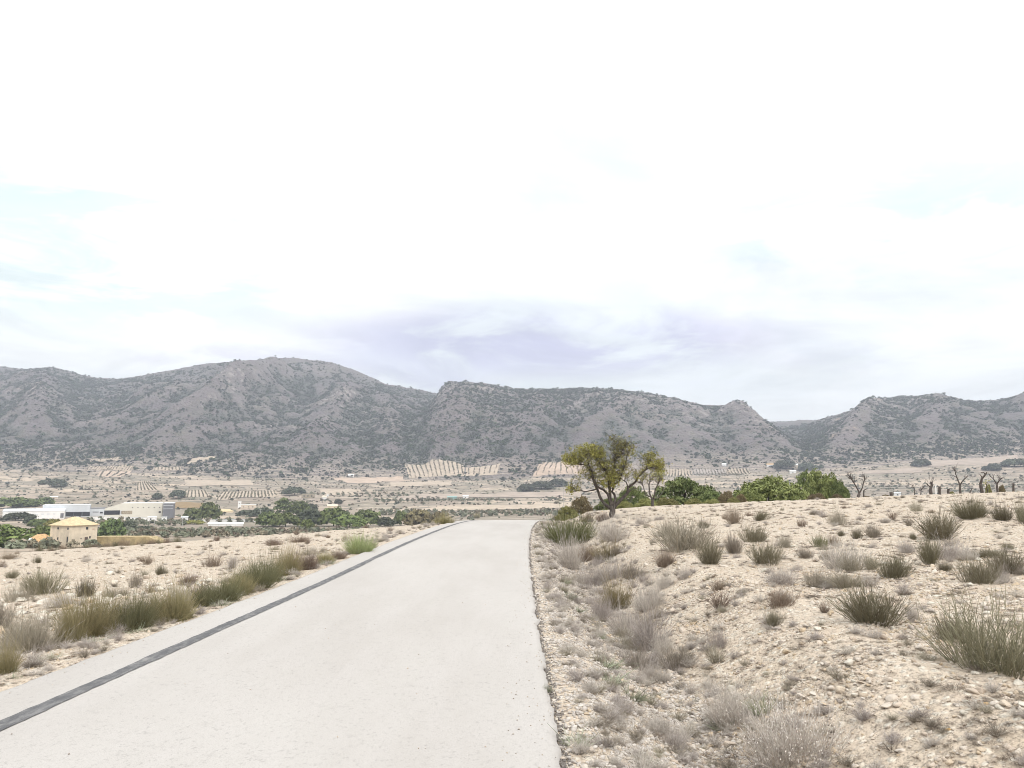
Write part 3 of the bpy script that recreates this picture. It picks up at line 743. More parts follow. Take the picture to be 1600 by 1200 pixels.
def farmhouse():
    D = 250.0; k_ = D / FPX; phi = math.radians(64); a, b = 9.6, 9.0
    c0 = at(106.5, D); zb = c0[2] - .6
    root = empty('farmhouse', (c0[0], c0[1], zb), phi)
    tag(root, 'two-storey ochre farmhouse with straw-coloured hipped roof in the valley', 'house')
    zl = lambda px, py, dd=D: top_z(px, py, dd) - zb
    he = zl(106, 822)
    MB().box(0, a, 0, b, -1.5, he).build('wall', M_OCHRE, root)
    rf = hip(0, a, 0, b, he + .002, zl(125, 807.5, D + 7) - he, .45, .10).build('roof', M_TILE, root)
    MB().box(a * .55, a * .55 + .6, b * .62, b * .62 + .6, he + .6, zl(131, 806.5, D + 8)).build('chimney', M_STONEWALL, rf)
    def right(px, py, w, h, nm, m=M_DARK):
        x = (px - 106.5) / 41 * a; z = zl(px, py, D + x * .9)
        MB().box(x - w / 2, x + w / 2, -.04, .25, z - h / 2, z + h / 2).build(nm, m, root)
    def left(px, py, w, h, nm, m=M_DARK):
        y = (106.5 - px) / 28 * b; z = zl(px, py, D + y * .44)
        MB().box(-.04, .25, y - w / 2, y + w / 2, z - h / 2, z + h / 2).build(nm, m, root)
    right(132, 825.5, .75, .75, 'window'); right(137, 839.5, .5, .7, 'window'); right(131.7, 843, 1.1, 1.7, 'door', M_WOOD); right(124, 841.5, .3, .3, 'vent')
    right(141.5, 826.7, .7, .16, 'wall_plaque', plain('red_plaque', (.5, .18, .12)))
    for px, py, w, h, nm in ((90, 825.5, .7, .6, 'window'), (104.4, 826, .6, .6, 'window'), (81.5, 840.5, .45, .7, 'window'), (90.5, 841.5, .55, .75, 'window'), (104.4, 843.2, .55, 1.8, 'door')): left(px, py, w, h, nm)
    ax0, ax1, ay0, ay1 = -4.2, 2.0, b + .02, b + 5.6
    ha = zl(56, 844.6, D + 8)
    MB().box(ax0, ax1, ay0, ay1, -1.5, ha).build('annexe_wall', M_CREAM, root)
    hip(ax0, ax1, ay0 - .35, ay1, ha + .002, zl(72, 832.5, D + 10) - ha, .3, .18).build('annexe_roof', M_ORTILE, root)
    MB().box(ax0 - .04, ax0 + .2, ay0 + 1.2, ay0 + 1.8, ha - 1.1, ha - .35).build('window', M_DARK, root)
    MB().box(ax0 - .04, ax0 + .2, ay0 + 3.6, ay0 + 4.2, ha - 1.1, ha - .35).build('window', M_DARK, root)
farmhouse()

def block(name, label, cat, px0, px1, dist, py_top, depth, roof='flat', rh=.0, wall=None, roofm=None, opens=(), yaw=0.0, group=None, py_left=None):
    """a building whose front stands at dist metres; openings as (px, py, width px, height px, part name[, material])"""
    pc = (px0 + px1) / 2; c0 = at(pc, dist)
    if dist > 800: c0 = hit(pc, py_top + max(3.2, (px1 - px0) * .32), 300); dist = c0[1]      # far ones: stand where the slope shows them
    k_ = dist / FPX; zb = c0[2] - .5
    root = empty(name, (c0[0], c0[1], zb), yaw); tag(root, label, cat, group)
    yaw = -math.atan2(c0[0], c0[1]) * .9; root.rotation_euler[2] = yaw; cy_, sy_ = math.cos(yaw), math.sin(yaw); dz = zb - CAMZ
    def lx(p):                                                # photo column to metres along the front
        u = (p - CX) / FPX; return (u * (c0[1] * math.cos(PITCH) + dz * math.sin(PITCH)) - c0[0]) / (cy_ - u * sy_ * math.cos(PITCH))
    w = (lx(px1) - lx(px0)) / 2; h = top_z(pc, py_top, dist) - zb
    wall = wall or M_WHITE; roofm = roofm or wall
    if roof == 'slope':                                        # front wall rising from left to right
        hl = top_z(pc, py_left, dist) - zb; xm = -w + (2 * w) * .28
        f = [(-w, 0, -1.5), (w, 0, -1.5), (w, 0, h), (xm, 0, h), (-w, 0, hl)]; bk = [(x, depth, z) for x, y, z in f]
        MB().poly(f + bk, [(0, 1, 2, 3, 4), (9, 8, 7, 6, 5), (1, 6, 7, 2), (0, 4, 9, 5), (0, 5, 6, 1)]).build('wall', wall, root)
        MB().poly([(w, 0, h + .01), (xm, 0, h + .01), (-w, 0, hl + .01), (w, depth, h + .01), (xm, depth, h + .01), (-w, depth, hl + .01)], [(0, 3, 4, 1), (1, 4, 5, 2)]).build('roof', roofm, root)
    else:
        MB().box(-w, w, 0, depth, -1.5, h).build('wall', wall, root)
        if roof == 'gable':
            o = .3; m = MB().poly([(-w - o, -o, h + .003), (w + o, -o, h + .003), (w + o, depth + o, h + .003), (-w - o, depth + o, h + .003), (-w - o, depth / 2, h + rh), (w + o, depth / 2, h + rh)],
                                  [(0, 1, 5, 4), (2, 3, 4, 5), (3, 0, 4), (1, 2, 5), (0, 3, 2, 1)])
            m.build('roof', roofm, root)
        elif roof == 'hip': hip(-w, w, 0, depth, h + .003, rh, .3, .25).build('roof', roofm, root)
        elif roof == 'flat':
            m = MB().box(-w - .15, w + .15, -.15, depth + .15, h + .003, h + .35); m.build('roof', roofm, root)
    for op in opens:
        px, py, ow, oh, nm = op[:5]; m = op[5] if len(op) > 5 else M_DARK
        x = lx(px); z = top_z(px, py, dist) - zb
        MB().box(x - ow * k_ / 2, x + ow * k_ / 2, -.12, .4, z - oh * k_ / 2, z + oh * k_ / 2).build(nm, m, root)
    return root

block('factory_hall', 'long low white factory hall at the left edge of the valley', 'factory', 4, 101, 590, 798.5, 26, 'gable', 1.6, M_WHITE, M_METAL,
      [(96.5, 806, 4.5, 7, 'gate', M_GREYCLAD)] + [(12 + 9 * i, 803.5, 3.6, 1.4, 'window', M_METAL) for i in range(9)])
block('loading_hall', 'taller grey factory hall with three dark loading bays', 'factory', 66, 140, 620, 789.5, 30, 'flat', 0, M_METAL, M_WHITE,
      [(108.5, 803.4, 11, 6.6, 'loading_bay'), (121.3, 803.4, 11, 6.6, 'loading_bay'), (134, 803.4, 10.5, 6.6, 'loading_bay')])
block('link_building', 'low grey link building between the two factory halls', 'factory', 140.5, 163, 640, 794.5, 20, 'flat', 0, M_METAL, M_GREYCLAD, [(158, 801, 4, 2.4, 'window'), (149, 800, 8, 1.2, 'window', M_GREYCLAD)])
block('warehouse', 'ivory warehouse with slanted front and open canopy', 'warehouse', 163.5, 253.5, 610, 786.3, 34, 'slope', 0, M_IVORY, M_WHITE,
      [(174.5, 800.5, 22, 6.5, 'canopy_opening'), (197, 800.5, 16, 5, 'side_bay', M_STONEWALL), (188, 801, 3, 7.5, 'pillar', M_METAL)] + [(206 + 8.5 * i, 793, 1.4, 1.2, 'window') for i in range(6)] + [(249, 800.5, 3, 2.5, 'door')], py_left=794)
block('warehouse_annexe', 'dark grey clad block at the end of the ivory warehouse', 'warehouse', 254, 270.5, 611, 786.6, 30, 'flat', 0, M_GREYCLAD, M_METAL, [(262, 790, 14, .6, 'cladding_rail', M_METAL), (262, 795, 14, .6, 'cladding_rail', M_METAL)])
def low_wall(name, label, cat, px0, px1, dist, h, m, cap=None, thick=.5):
    a, b = at(px0, dist), at(px1, dist); n = max(2, int(abs(b[0] - a[0]) / (6 if name != 'terrace_bank' else 1.2))); X = np.linspace(a[0], b[0], n)
    Zt = terr(X, np.full(n, float(dist))); zt = np.linspace(Zt[0], Zt[-1], n); zt = np.maximum(zt, Zt) + h
    if name == 'terrace_bank': zt = zt - h * .75 * sst(.75, 1.0, np.linspace(0, 1, n)) + .25 * perlin(X / 5, X * 0 + 3)
    root = empty(name, (a[0], dist, a[2])); tag(root, label, cat)
    mb = MB(); V = []
    for x, z0, z1 in zip(X, Zt, zt):
        V += [(x - a[0], 0, z0 - a[2] - .8), (x - a[0], 0, z1 - a[2]), (x - a[0], thick, z1 - a[2]), (x - a[0], thick, z0 - a[2] - .8)]
    F = [(4 * i + j, 4 * i + (j + 1) % 4, 4 * i + 4 + (j + 1) % 4, 4 * i + 4 + j) for i in range(n - 1) for j in range(4)] + [(0, 3, 2, 1), tuple(4 * (n - 1) + j for j in range(4))]
    mb.poly(V, F).build('wall', m, root)
    if cap:
        mb = MB()
        for i in range(n - 1):
            x0, x1 = X[i] - a[0], X[i + 1] - a[0]
            mb.poly([(x0, -.1, zt[i] - a[2] + .01), (x1, -.1, zt[i + 1] - a[2] + .01), (x1, thick + .1, zt[i + 1] - a[2] + .01), (x0, thick + .1, zt[i] - a[2] + .01),
                     (x0, -.1, zt[i] - a[2] + .3), (x1, -.1, zt[i + 1] - a[2] + .3), (x1, thick + .1, zt[i + 1] - a[2] + .3), (x0, thick + .1, zt[i] - a[2] + .3)], [(0, 3, 2, 1), (4, 5, 6, 7), (0, 1, 5, 4), (2, 3, 7, 6), (1, 2, 6, 5), (3, 0, 4, 7)])
        mb.build('coping', cap, root)
    return root
low_wall('yard_wall', 'white yard wall in front of the factory and warehouse', 'wall', 140, 236, 585, 1.9, M_WHITE, M_METAL)
low_wall('road_barrier', 'long low white barrier of a valley road beside the pines', 'barrier', 304, 462, 560, 1.5, M_WHITE, M_METAL)
low_wall('terrace_bank', 'straw-coloured retaining bank right of the ochre farmhouse', 'bank', 146, 256, 262, 2.9, plain('dry_grass_bank', (.40, .31, .17), .25, .6, bd=.2), None, 6)
for a in [
    ('white_cottage', 'small white cottage on a pale terrace at the mountain foot', 'house', 544, 553, 1440, 742.5, 8, 'gable', 2.2, M_WHITE, M_WHITE, [(547, 746, 1.2, 1.2, 'window'), (551, 746.5, 1, 2, 'door')]),
    ('white_house', 'little white house left of the brown fallow field', 'house', 503.5, 510, 920, 777, 7, 'gable', 1.8, M_WHITE, M_CREAM, [(506.5, 781, 1, 1.2, 'window')]),
    ('white_tower', 'narrow white tower joined to the little white house', 'tower', 510.2, 513.2, 921, 773, 3, 'flat', 0, M_WHITE, M_WHITE, [(511.7, 776, .8, .9, 'window')]),
    ('ruined_barn', 'ruined brown barn on a terrace left of the little white house', 'barn', 471, 492, 960, 771.5, 8, 'none', 0, M_STONEWALL, None, [(475, 775, 1.6, 2.2, 'opening'), (481, 775, 1.6, 2.2, 'opening'), (487, 775, 1.6, 2.2, 'opening')]),
    ('tan_barn', 'small tan barn peeping over the pine row', 'barn', 511, 527, 720, 790.5, 9, 'gable', 1.5, M_OCHRE, M_CREAM, [(519, 795, 2, 2.4, 'door')]),
    ('villa', 'white villa with a square turret in the middle valley', 'house', 372, 400, 760, 789, 10, 'flat', 0, M_CREAM, M_WHITE, [(380, 792, 1.4, 1.4, 'window'), (388, 792, 1.4, 1.4, 'window'), (395, 792, 1.4, 1.8, 'door')]),
    ('villa_turret', 'square white turret standing at the villa corner', 'turret', 371.5, 376.5, 758, 783.5, 4, 'flat', 0, M_WHITE, M_WHITE, [(374, 786.5, .9, 1.0, 'window')]),
    ('straw_barn', 'straw-coloured barn between the valley pines', 'barn', 340, 364, 690, 799.5, 10, 'hip', 2.0, M_OCHRE, M_TILE, [(350, 803, 2, 2.4, 'door'), (358, 802, 1.2, 1.2, 'window')]),
    ('teal_shed', 'teal sheet metal shed by the cypress row', 'shed', 699, 714, 960, 776.5, 8, 'gable', 1.0, M_TEAL, M_TEAL, [(706, 779, 2, 1.8, 'door', M_DARK)]),
    ('white_shed', 'low white shed right of the teal shed', 'shed', 723, 732, 960, 775.2, 7, 'gable', 1.0, M_WHITE, M_METAL, [(727, 777.6, 1.4, 1.4, 'door')]),
    ('white_shed', 'low white shed in front of the rust-brown vineyard', 'shed', 230, 244, 556, 808, 6, 'flat', 0, M_WHITE, M_WHITE, [(235, 811, 2, 2.4, 'door')]),
    ('white_shed', 'small white lean-to right of the low vineyard shed', 'shed', 252, 260, 556, 808.6, 6, 'flat', 0, M_WHITE, M_WHITE, [(256, 811, 1.6, 2.2, 'door')]),
    ('white_shed', 'white hut beside the bright green valley tree', 'shed', 283, 293, 556, 808.4, 6, 'gable', .8, M_WHITE, M_METAL, [(288, 811, 1.6, 2.2, 'door')]),
    ('greenhouse', 'long low white plastic greenhouse under the road barrier', 'greenhouse', 325, 380, 480, 818.5, 7, 'gable', .8, M_WHITE, M_WHITE, [(332 + 9 * i, 821, .5, 3, 'rib', M_METAL) for i in range(5)]),
    ('farm_cottage', 'leftmost of the three far white cottages, below the central mountain', 'house', 1128, 1135, 1400, 725.5, 7, 'gable', 2, M_WHITE, M_WHITE, [(1131.5, 728, 1, 1, 'window')]),
    ('farm_cottage', 'middle one of the three far white cottages, by dark trees', 'house', 1198, 1211, 1380, 726, 9, 'gable', 2.2, M_WHITE, M_ORTILE, [(1202, 729, 1, 1, 'window'), (1207, 729.5, 1, 2, 'door')]),
    ('farm_cottage', 'rightmost and widest of the far white cottages', 'house', 1231, 1247, 1360, 726.5, 9, 'gable', 2.4, M_CREAM, M_WHITE, [(1236, 730, 1.2, 1.2, 'window'), (1243, 730, 1.2, 1.2, 'window')]),
    ('white_tunnel', 'pale low tunnel roof in front of the far cottages', 'shed', 1234, 1244, 1150, 736, 8, 'gable', 1.2, M_WHITE, M_WHITE, [(1239, 738, 1.4, 1.2, 'door')]),
    ('white_shed', 'far white shed showing just above the field edge right of the lone stump', 'shed', 1399, 1409, 800, 770.5, 7, 'gable', .8, M_WHITE, M_METAL, [(1404, 773, 2, 2, 'door')]),
    ('stone_shed', 'grey gabled stone shed left of the ochre farmhouse', 'shed', 19, 39, 243, 845, 5, 'gable', 1.7, M_STONEWALL, M_STONEWALL, [(30, 849, 3, 4, 'door')]),
    ('lean_to', 'pale-roofed lean-to beside the grey stone shed', 'shed', 38, 47, 246, 846.5, 4, 'gable', 1.0, M_STONEWALL, M_WHITE, [(42, 850, 2, 3, 'door')]),
    ('white_shed', 'white roofed hut above the factory on the left slope', 'shed', 78, 90, 820, 776.5, 7, 'gable', .8, M_CREAM, M_WHITE, [(84, 779, 1.6, 1.6, 'door')]),
]: block(*a)

def pole(px, dist, py_top, label, m, arm=True):
    c0 = at(px, dist); h = top_z(px, py_top, dist) - c0[2]
    root = empty('utility_pole', c0); tag(root, label, 'pole', )
    MB().tube([(0, 0, -.5), (0, 0, h * .5), (0, 0, h)], [.16, .13, .1], 6).build('shaft', m, root)
    if arm: MB().box(-.9, .9, -.06, .06, h - .6, h - .45).build('crossarm', m, root)
M_POLE = plain('weathered_pole', (.42, .41, .39), .1, 2)
pole(353.5, 440, 819, 'pale utility pole in the olive grove below the greenhouse', M_POLE); pole(285, 470, 806, 'utility pole beside the bright green valley tree', M_POLE)
pole(241, 480, 811, 'utility pole in front of the low vineyard shed', M_POLE); pole(880.5, 600, 757, 'far utility pole left of the almond tree', M_POLE); pole(406, 500, 795, 'utility pole at the left end of the pine row', M_POLE)

# ------------------------------------------------------------------ trees
def norm_mesh(me):
    n = len(me.vertices); co = np.empty(n * 3, np.float32); me.vertices.foreach_get('co', co); co = co.reshape(-1, 3)
    co[:, 2] -= co[:, 2].min(); co[:, 2] /= np.percentile(co[:, 2], 99.6); co[:, :2] /= np.percentile(np.abs(co[:, :2]), 99)
    me.vertices.foreach_set('co', co.ravel()); me.update(); return me

M_PINE = leafmat('pine_foliage', (.085, .11, .042), (.18, .215, .082)); M_PINE_B = leafmat('bright_pine_foliage', (.125, .145, .05), (.235, .26, .095))
M_DKTREE = leafmat('dark_tree_foliage', (.06, .07, .048), (.12, .13, .085)); M_YEL = leafmat('yellowing_foliage', (.20, .19, .05), (.32, .30, .10))
M_PALE = leafmat('pale_shrub_foliage', (.17, .17, .06), (.28, .27, .11)); M_BRN = leafmat('brown_shrub_foliage', (.13, .10, .06), (.22, .18, .10))
def bark(nt, pos, ob):
    n = noise(nt, mapping(nt, ob, (1, 1, .25)), 14, 6, .7)
    return mix(nt, n.ramp(.35, .7), (.045, .037, .033), (.13, .11, .098)), (n, .8, .02)
M_BARK = material('grey_brown_bark', bark, .95)
def bark2(nt, pos, ob):
    n = noise(nt, mapping(nt, ob, (1, 1, .25)), 14, 6, .7)
    return mix(nt, n.ramp(.35, .7), (.06, .05, .044), (.13, .11, .098)), (n, .8, .02)
M_DEAD = material('dead_wood', bark2, .95)

def bush_shape(flat):
    def f(r):
        d = r.normal(size=3); d /= np.linalg.norm(d); d[2] = abs(d[2]) * .95 + .03
        return d * r.uniform(.62, .86) * np.array((1, 1, flat))
    return f
far_p = [norm_mesh(leaf_cloud(100 + i, 60, 36, .105, bush_shape(f) if i < 2 else dome_shape(f), .27)) for i, f in enumerate((.75, .95, 1.25))]
mid_p = [norm_mesh(leaf_cloud(110 + i, 190, 60, .030, bush_shape(f), .16)) for i, f in enumerate((.75, .9, .7))]
cone_p = norm_mesh(leaf_cloud(120, 26, 18, .13, lambda r: np.array((*(r.normal(0, .22, 2)), 0)) * 1 + np.array((0, 0, r.uniform(.1, 2.2))), .25))
def trunk_mesh(h, r):
    m = MB().tube([(0, 0, -.4), (h * .02, 0, h * .3), (-h * .03, h * .02, h * .62), (0, 0, h * .9)], [r, r * .8, r * .55, r * .2], 6)
    m.tube([(-h * .02, 0, h * .4), (h * .2, h * .05, h * .68)], [r * .45, r * .15], 5); m.tube([(-h * .02, 0, h * .45), (-h * .22, -h * .05, h * .7)], [r * .45, r * .15], 5)
    me = bpy.data.meshes.new('trunk'); me.from_pydata(m.v, [], m.f); me.update(); return me
TRUNK = trunk_mesh(1.0, .045)
TREES = {}
def tree(name, label, cat, px, dist, py_top, w_px, proto, mat, group=None, sq=1.0, low=.10, base=None):
    c0 = at(px, dist)
    if dist > 800: c0 = hit(px, py_top + min(12, max(6.5, w_px * .6)), 300); dist = c0[1]
    h = max(.4, top_z(px, py_top, dist) - c0[2]); w = w_px * dist / FPX / 2
    root = empty(name, c0, random.uniform(0, 6.28)); tag(root, label, cat, group)
    key = (proto.name, mat.name)
    if key not in TREES:
        c = proto.copy(); c.materials.clear(); c.materials.append(mat); TREES[key] = c
    cr = obj('crown', TREES[key], None, root); cr.location = (0, 0, h * low); cr.scale = (w, w * sq, h * (1 - low))
    tr = obj('trunk', TRUNK, M_BARK, root); tr.scale = (max(w, h * .4) * .9, max(w, h * .4) * .9, h)
    return root
P, B, K, Yl, F_ = M_PINE, leafmat('fresh_green_foliage', (.10, .13, .04), (.20, .235, .08)), M_DKTREE, M_YEL, far_p
VT = [
    (10, 232, 820, 52, 2, B, 'bright green bushy tree at the left frame edge beside the farm sheds'), (28, 560, 801, 40, 0, K, 'dark spreading tree in front of the white factory hall'),
    (60, 470, 811, 26, 0, P, 'round green tree left of the farmhouse roof'), (83, 440, 811, 22, 0, Yl, 'yellowing tree just behind the farmhouse roof'), (45, 500, 808, 14, 1, K, 'small dark tree beside the spreading one'),
    (66, 290, 822, 40, 1, B, 'leafy green tree behind the orange annexe roof'), (175, 330, 812, 33, 1, P, 'large round dark green tree right of the farmhouse'), (200, 430, 814, 22, 1, K, 'dull green tree right of the round one by the farmhouse'),
    (224, 400, 822, 26, 0, K, 'low dull green bush-like tree beyond the straw bank'), (326, 590, 785, 32, 1, P, 'tall round green tree beside the straw barn'), (300, 580, 794, 24, 1, P, 'smaller green tree left of the tall round one'),
    (303, 500, 813, 26, 0, Yl, 'bright yellow-green tree in the olive grove'), (90, 1080, 748.5, 24, 0, K, 'dark round tree on the left terraces'), (66, 1090, 750, 11, 1, K, 'small dark tree left of the round terrace tree'), (75, 1090, 747, 8, 2, K, 'slim dark tree between two terrace trees'),
    (278, 960, 765.5, 21, 1, K, 'dark tree at the left end of the striped orchards'), (246, 950, 770, 14, 1, K, 'small dark tree above the warehouse'),
    (420, 470, 800, 34, 1, P, 'leftmost pine of the row along the olive grove'), (446, 460, 802, 38, 0, P, 'second pine of the row along the olive grove'), (484, 470, 796.5, 42, 1, K, 'dark middle pine of the row along the olive grove'),
    (521, 470, 794, 46, 0, P, 'broad tall pine in the middle of the row'), (546, 455, 805, 44, 0, B, 'low bright pine in front of the row'), (573, 475, 797, 40, 1, P, 'right-hand tall pine ending the row'), (480, 430, 812, 18, 1, B, 'small bright green sapling before the dark pine'),
    (603, 470, 808, 26, 0, K, 'low dark bush tree right of the pine row'), (626, 480, 799, 19, 1, P, 'single small pine right of the pine row'), (657, 430, 797, 44, 0, M_BRN, 'brownish thicket tree beyond the road crest'), (685, 425, 800, 24, 1, M_BRN, 'brownish bush at the end of the crest thicket'),
    (443, 640, 778, 28, 2, P, 'tall dull pine behind the left end of the pine row'), (470, 650, 783, 24, 1, P, 'tall pine right behind the dark middle pine'), (410, 650, 793, 30, 0, K, 'dark bushy tree in front of the villa'), (460, 900, 761, 30, 0, K, 'dark tree clump left of the ruined barn'),
    (529, 820, 780, 11, 1, K, 'little dark tree above the tan barn'), (385, 640, 797, 26, 0, K, 'low dark tree between straw barn and villa'), (486, 700, 787, 18, 1, K, 'dull green tree behind the pine row middle'),
    (20, 800, 777, 50, 0, P, 'left part of the pine clump above the factory'), (48, 820, 779, 34, 0, P, 'middle part of the pine clump above the factory'), (72, 830, 777, 20, 1, P, 'right end of the pine clump above the factory'),
    (872, 860, 748, 26, 0, K, 'dark trees just left of the almond crown'), (846, 880, 752, 30, 0, K, 'dark grove trees left of the almond tree, second clump'), (822, 880, 756, 22, 0, K, 'dark grove trees farthest left of the almond tree'), (1228, 1320, 719, 24, 1, K, 'dark trees between the two far cottages'), (1262, 1300, 723, 26, 0, K, 'dark trees right of the widest far cottage'), (1216, 1330, 722, 14, 1, K, 'dark tree touching the middle far cottage'),
    (1513, 900, 731, 5.5, 2, K, 'slim cypress-like tree in the right valley'), (1539, 900, 728, 8.5, 1, K, 'small round tree above the curved dead tree'), (1585, 1100, 717, 32, 0, K, 'dark tree clump at the far right edge of the valley'), (1553, 1150, 724, 18, 0, K, 'dark tree left of the far right clump'), (1440, 1250, 717, 24, 0, K, 'dark grove on the right mountain foot'),
]
for px, d, py, w, k_, m, lab in VT: tree('tree', lab, 'tree', px, d, py, w * 1.12, F_[k_], m, low=.04)
for i, (px, h) in enumerate(((652, 774), (660, 777), (669, 775), (676.5, 776.5), (684, 775.5))):
    tree('cypress', ('tallest and leftmost', 'second from left', 'middle', 'second from right', 'rightmost')[i] + ' cypress of the five dark ones by the teal shed', 'tree', px, 955, h, 7 if i else 8.5, cone_p, M_DKTREE, 'row of five dark cypresses')

# pine bushes and hedge shrubs behind the right-hand field
B = M_PINE_B
for px, d, py, w, k_, m, lab in [
    (1070, 74, 747, 112, 0, P, 'large rounded dark green pine bush, leftmost behind the stony field'), (1118, 70, 768, 46, 1, P, 'low green side lobe right of the large pine bush'),
    (1203, 70, 746, 116, 2, B, 'wide bright green rounded pine bush in the middle behind the field'), (1172, 66, 766, 46, 1, B, 'low bright green bush at the left foot of the wide pine bush'),
    (1268, 84, 739, 58, 1, P, 'dark green pine behind the brightest pine bush'), (1287, 78, 737, 66, 1, B, 'tall bright green pine bush at the right end of the row'), (1313, 76, 752, 34, 0, P, 'dark green low pine at the far right end of the row'),
    (990, 66, 760, 50, 1, P, 'green pine bush just right of the almond trunk'), (957, 60, 779, 52, 0, P, 'low green bush behind the almond trunk')]:
    tree('pine_bush', lab, 'bush', px, d, py, w, mid_p[k_], m, 'pine bushes behind the field', low=0.0)
for px, d, py, w, k_, m, lab in [
    (1010, 56, 779, 34, 0, M_PALE, 'yellowish shrub at the foot of the bare almond tree'), (1043, 57, 778, 36, 1, M_PALE, 'yellowish shrub right of the bare almond tree'), (977, 58, 783, 26, 0, M_PALE, 'yellowish shrub below the pine bush by the almond'),
    (1085, 58, 779, 30, 0, M_PALE, 'pale green shrub in front of the dark pine bush, left'), (1112, 57, 780, 26, 1, M_PALE, 'pale green shrub in front of the dark pine bush, right'), (1136, 62, 768, 26, 1, M_BRN, 'brown shrub in the gap between two pine bushes'), (1146, 54, 779, 18, 0, M_PALE, 'dry straw mound in the gap between two pine bushes'),
    (1276, 60, 771, 28, 1, M_BRN, 'brownish shrub before the tall bright pine bush'), (1308, 60, 772, 20, 0, M_BRN, 'brownish shrub before the rightmost dark pine'), (1158, 56, 772, 16, 1, M_BRN, 'thin brown shrub left of the wide pine bush'),
    (908, 62, 776, 34, 1, M_BRN, 'thin brown shrub left of the almond trunk beyond the crest'), (886, 60, 791, 36, 0, M_PALE, 'straw-yellow low shrub just beyond the road crest'), (1354, 62, 775, 24, 0, M_BRN, 'low brown scrub beside the forked dead tree'), (1385, 60, 773, 22, 0, M_BRN, 'low brown scrub between dead tree and stump'),
    (1488, 58, 768, 10, 0, M_PALE, 'small yellowish shrub between two stumps'), (1545, 58, 757, 9, 1, M_PALE, 'small pale shrub between the two right dead trees'), (1566, 58, 758, 9, 1, M_BRN, 'tiny rusty shrub right of the forked sapling')]:
    tree('shrub', lab, 'shrub', px, d, py, w, mid_p[k_], m, 'shrubs along the far field edge', low=0.0)

# branching trees traced as limbs with depth
def leaf_quads(P, size, r, tint):
    n = len(P); nr = r.normal(size=(n, 3)); nr[:, 2] += .6; nr /= np.linalg.norm(nr, axis=1)[:, None]
    a = np.cross(nr, r.normal(size=(n, 3))); a /= np.linalg.norm(a, axis=1)[:, None]; b = np.cross(nr, a)
    s1 = size * r.uniform(.7, 1.3, (n, 1)); s2 = s1 * .42
    V = np.stack([P - a * s1, P - b * s2, P + a * s1, P + b * s2], 1).reshape(-1, 3)
    me = mesh_np('foliage', V, np.arange(4 * n).reshape(-1, 4)); fattr(me, 'tint', tint, 'FACE'); return me

def limb_tree(name, label, cat, dist, base, limbs, mat, clouds=(), leafm=None, seed=1, fat=1.0, twig_r=.008, spread=.7, group=None, leaf=.045, tw=60):
    """limbs: (r0, r1, [(px, py), ...]); clouds: (px, py, rx, ry, twigs, leaves per twig) in photo pixels at dist"""
    r = np.random.default_rng(seed); c0 = at(base[0], dist); root = empty(name, c0); tag(root, label, cat, group)
    def wp(px, py, off): d = ray(px, py); return np.array((d[0], d[1], d[2])) * ((dist + off) / d[1]) + np.array((0, 0, CAMZ)) - c0
    nodes = []; tb = None
    for k_, (r0, r1, pts) in enumerate(limbs):
        r0 *= fat; r1 *= fat
        off1 = 0 if k_ == 0 else r.uniform(-spread, spread)
        w = [wp(px, py, off1 * (i / max(1, len(pts) - 1))) for i, (px, py) in enumerate(pts)]
        if k_ == 0: w = [np.array((w[0][0], 0, -.25))] + w
        q = [];                                                # subdivide with small kinks
        for a, b in zip(w[:-1], w[1:]):
            for s_ in (0, .5): q.append(a * (1 - s_) + b * s_ + (r.normal(0, .012, 3) if s_ else 0))
        q.append(w[-1]); rad = [r0 + (r1 - r0) * (i / (len(q) - 1)) ** .8 for i in range(len(q))]
        if k_ == 0: rad[0] *= 1.5; rad[1] *= 1.2
        MB().tube(q, rad, 7).build('trunk' if k_ == 0 else 'limb', mat, root, True); nodes += [(p, ra) for p, ra in zip(q, rad) if k_ > 0 or p is q[-1]]
    NP = np.array([p for p, _ in nodes]); mb = MB(); L = []; T = []
    for px, py, rx, ry, nt_, nl in clouds:
        for _ in range(nt_):
            an = r.uniform(0, 6.28); rr = math.sqrt(r.random())
            tip = wp(px + rx * rr * math.cos(an), py + ry * rr * math.sin(an), r.normal(0, .45) * spread)
            dd = np.linalg.norm(NP - tip, axis=1) + .35 * np.clip(NP[:, 2] - tip[2], 0, None); s0 = NP[np.argsort(dd)[r.integers(0, min(3, len(NP)))]]
            v = tip - s0; bend = r.normal(0, .12, 3) * np.linalg.norm(v)
            q = [s0, s0 + v * .33 + bend, s0 + v * .68 + bend * .8 + (0, 0, .02), tip]; mb.tube(q, [twig_r, twig_r * .75, twig_r * .5, twig_r * .25], 4)
            for _ in range(2):
                j = r.integers(1, 3); e = q[j] + r.normal(0, .13, 3) + (0, 0, .08); mb.tube([q[j], (q[j] + e) / 2 + r.normal(0, .015, 3), e], [twig_r * .5, twig_r * .4, twig_r * .2], 3)
                if nl: L.append(e + r.normal(0, .035, (max(1, nl // 3), 3)))
            if nl:
                s_ = r.uniform(.45, 1.05, nl)[:, None]; L.append(q[2] * (1 - s_) + tip * s_ + r.normal(0, .05, (nl, 3)))
    if mb.v: mb.build('twigs', mat, root)['kind'] = 'stuff'
    if L:
        P_ = np.concatenate(L); f = obj('foliage', leaf_quads(P_, leaf, r, np.clip(r.normal(.5, .3, len(P_)), 0, 1)), leafm, root); f['kind'] = 'stuff'
    return root
M_ALMOND = leafmat('almond_leaves', (.23, .235, .055), (.41, .395, .11)); M_ALMOND.node_tree.nodes['Principled BSDF'].inputs['Roughness'].default_value = .6
z8 = lambda *q: [(860 + x / 8, 670 + y / 8) for x, y in q]
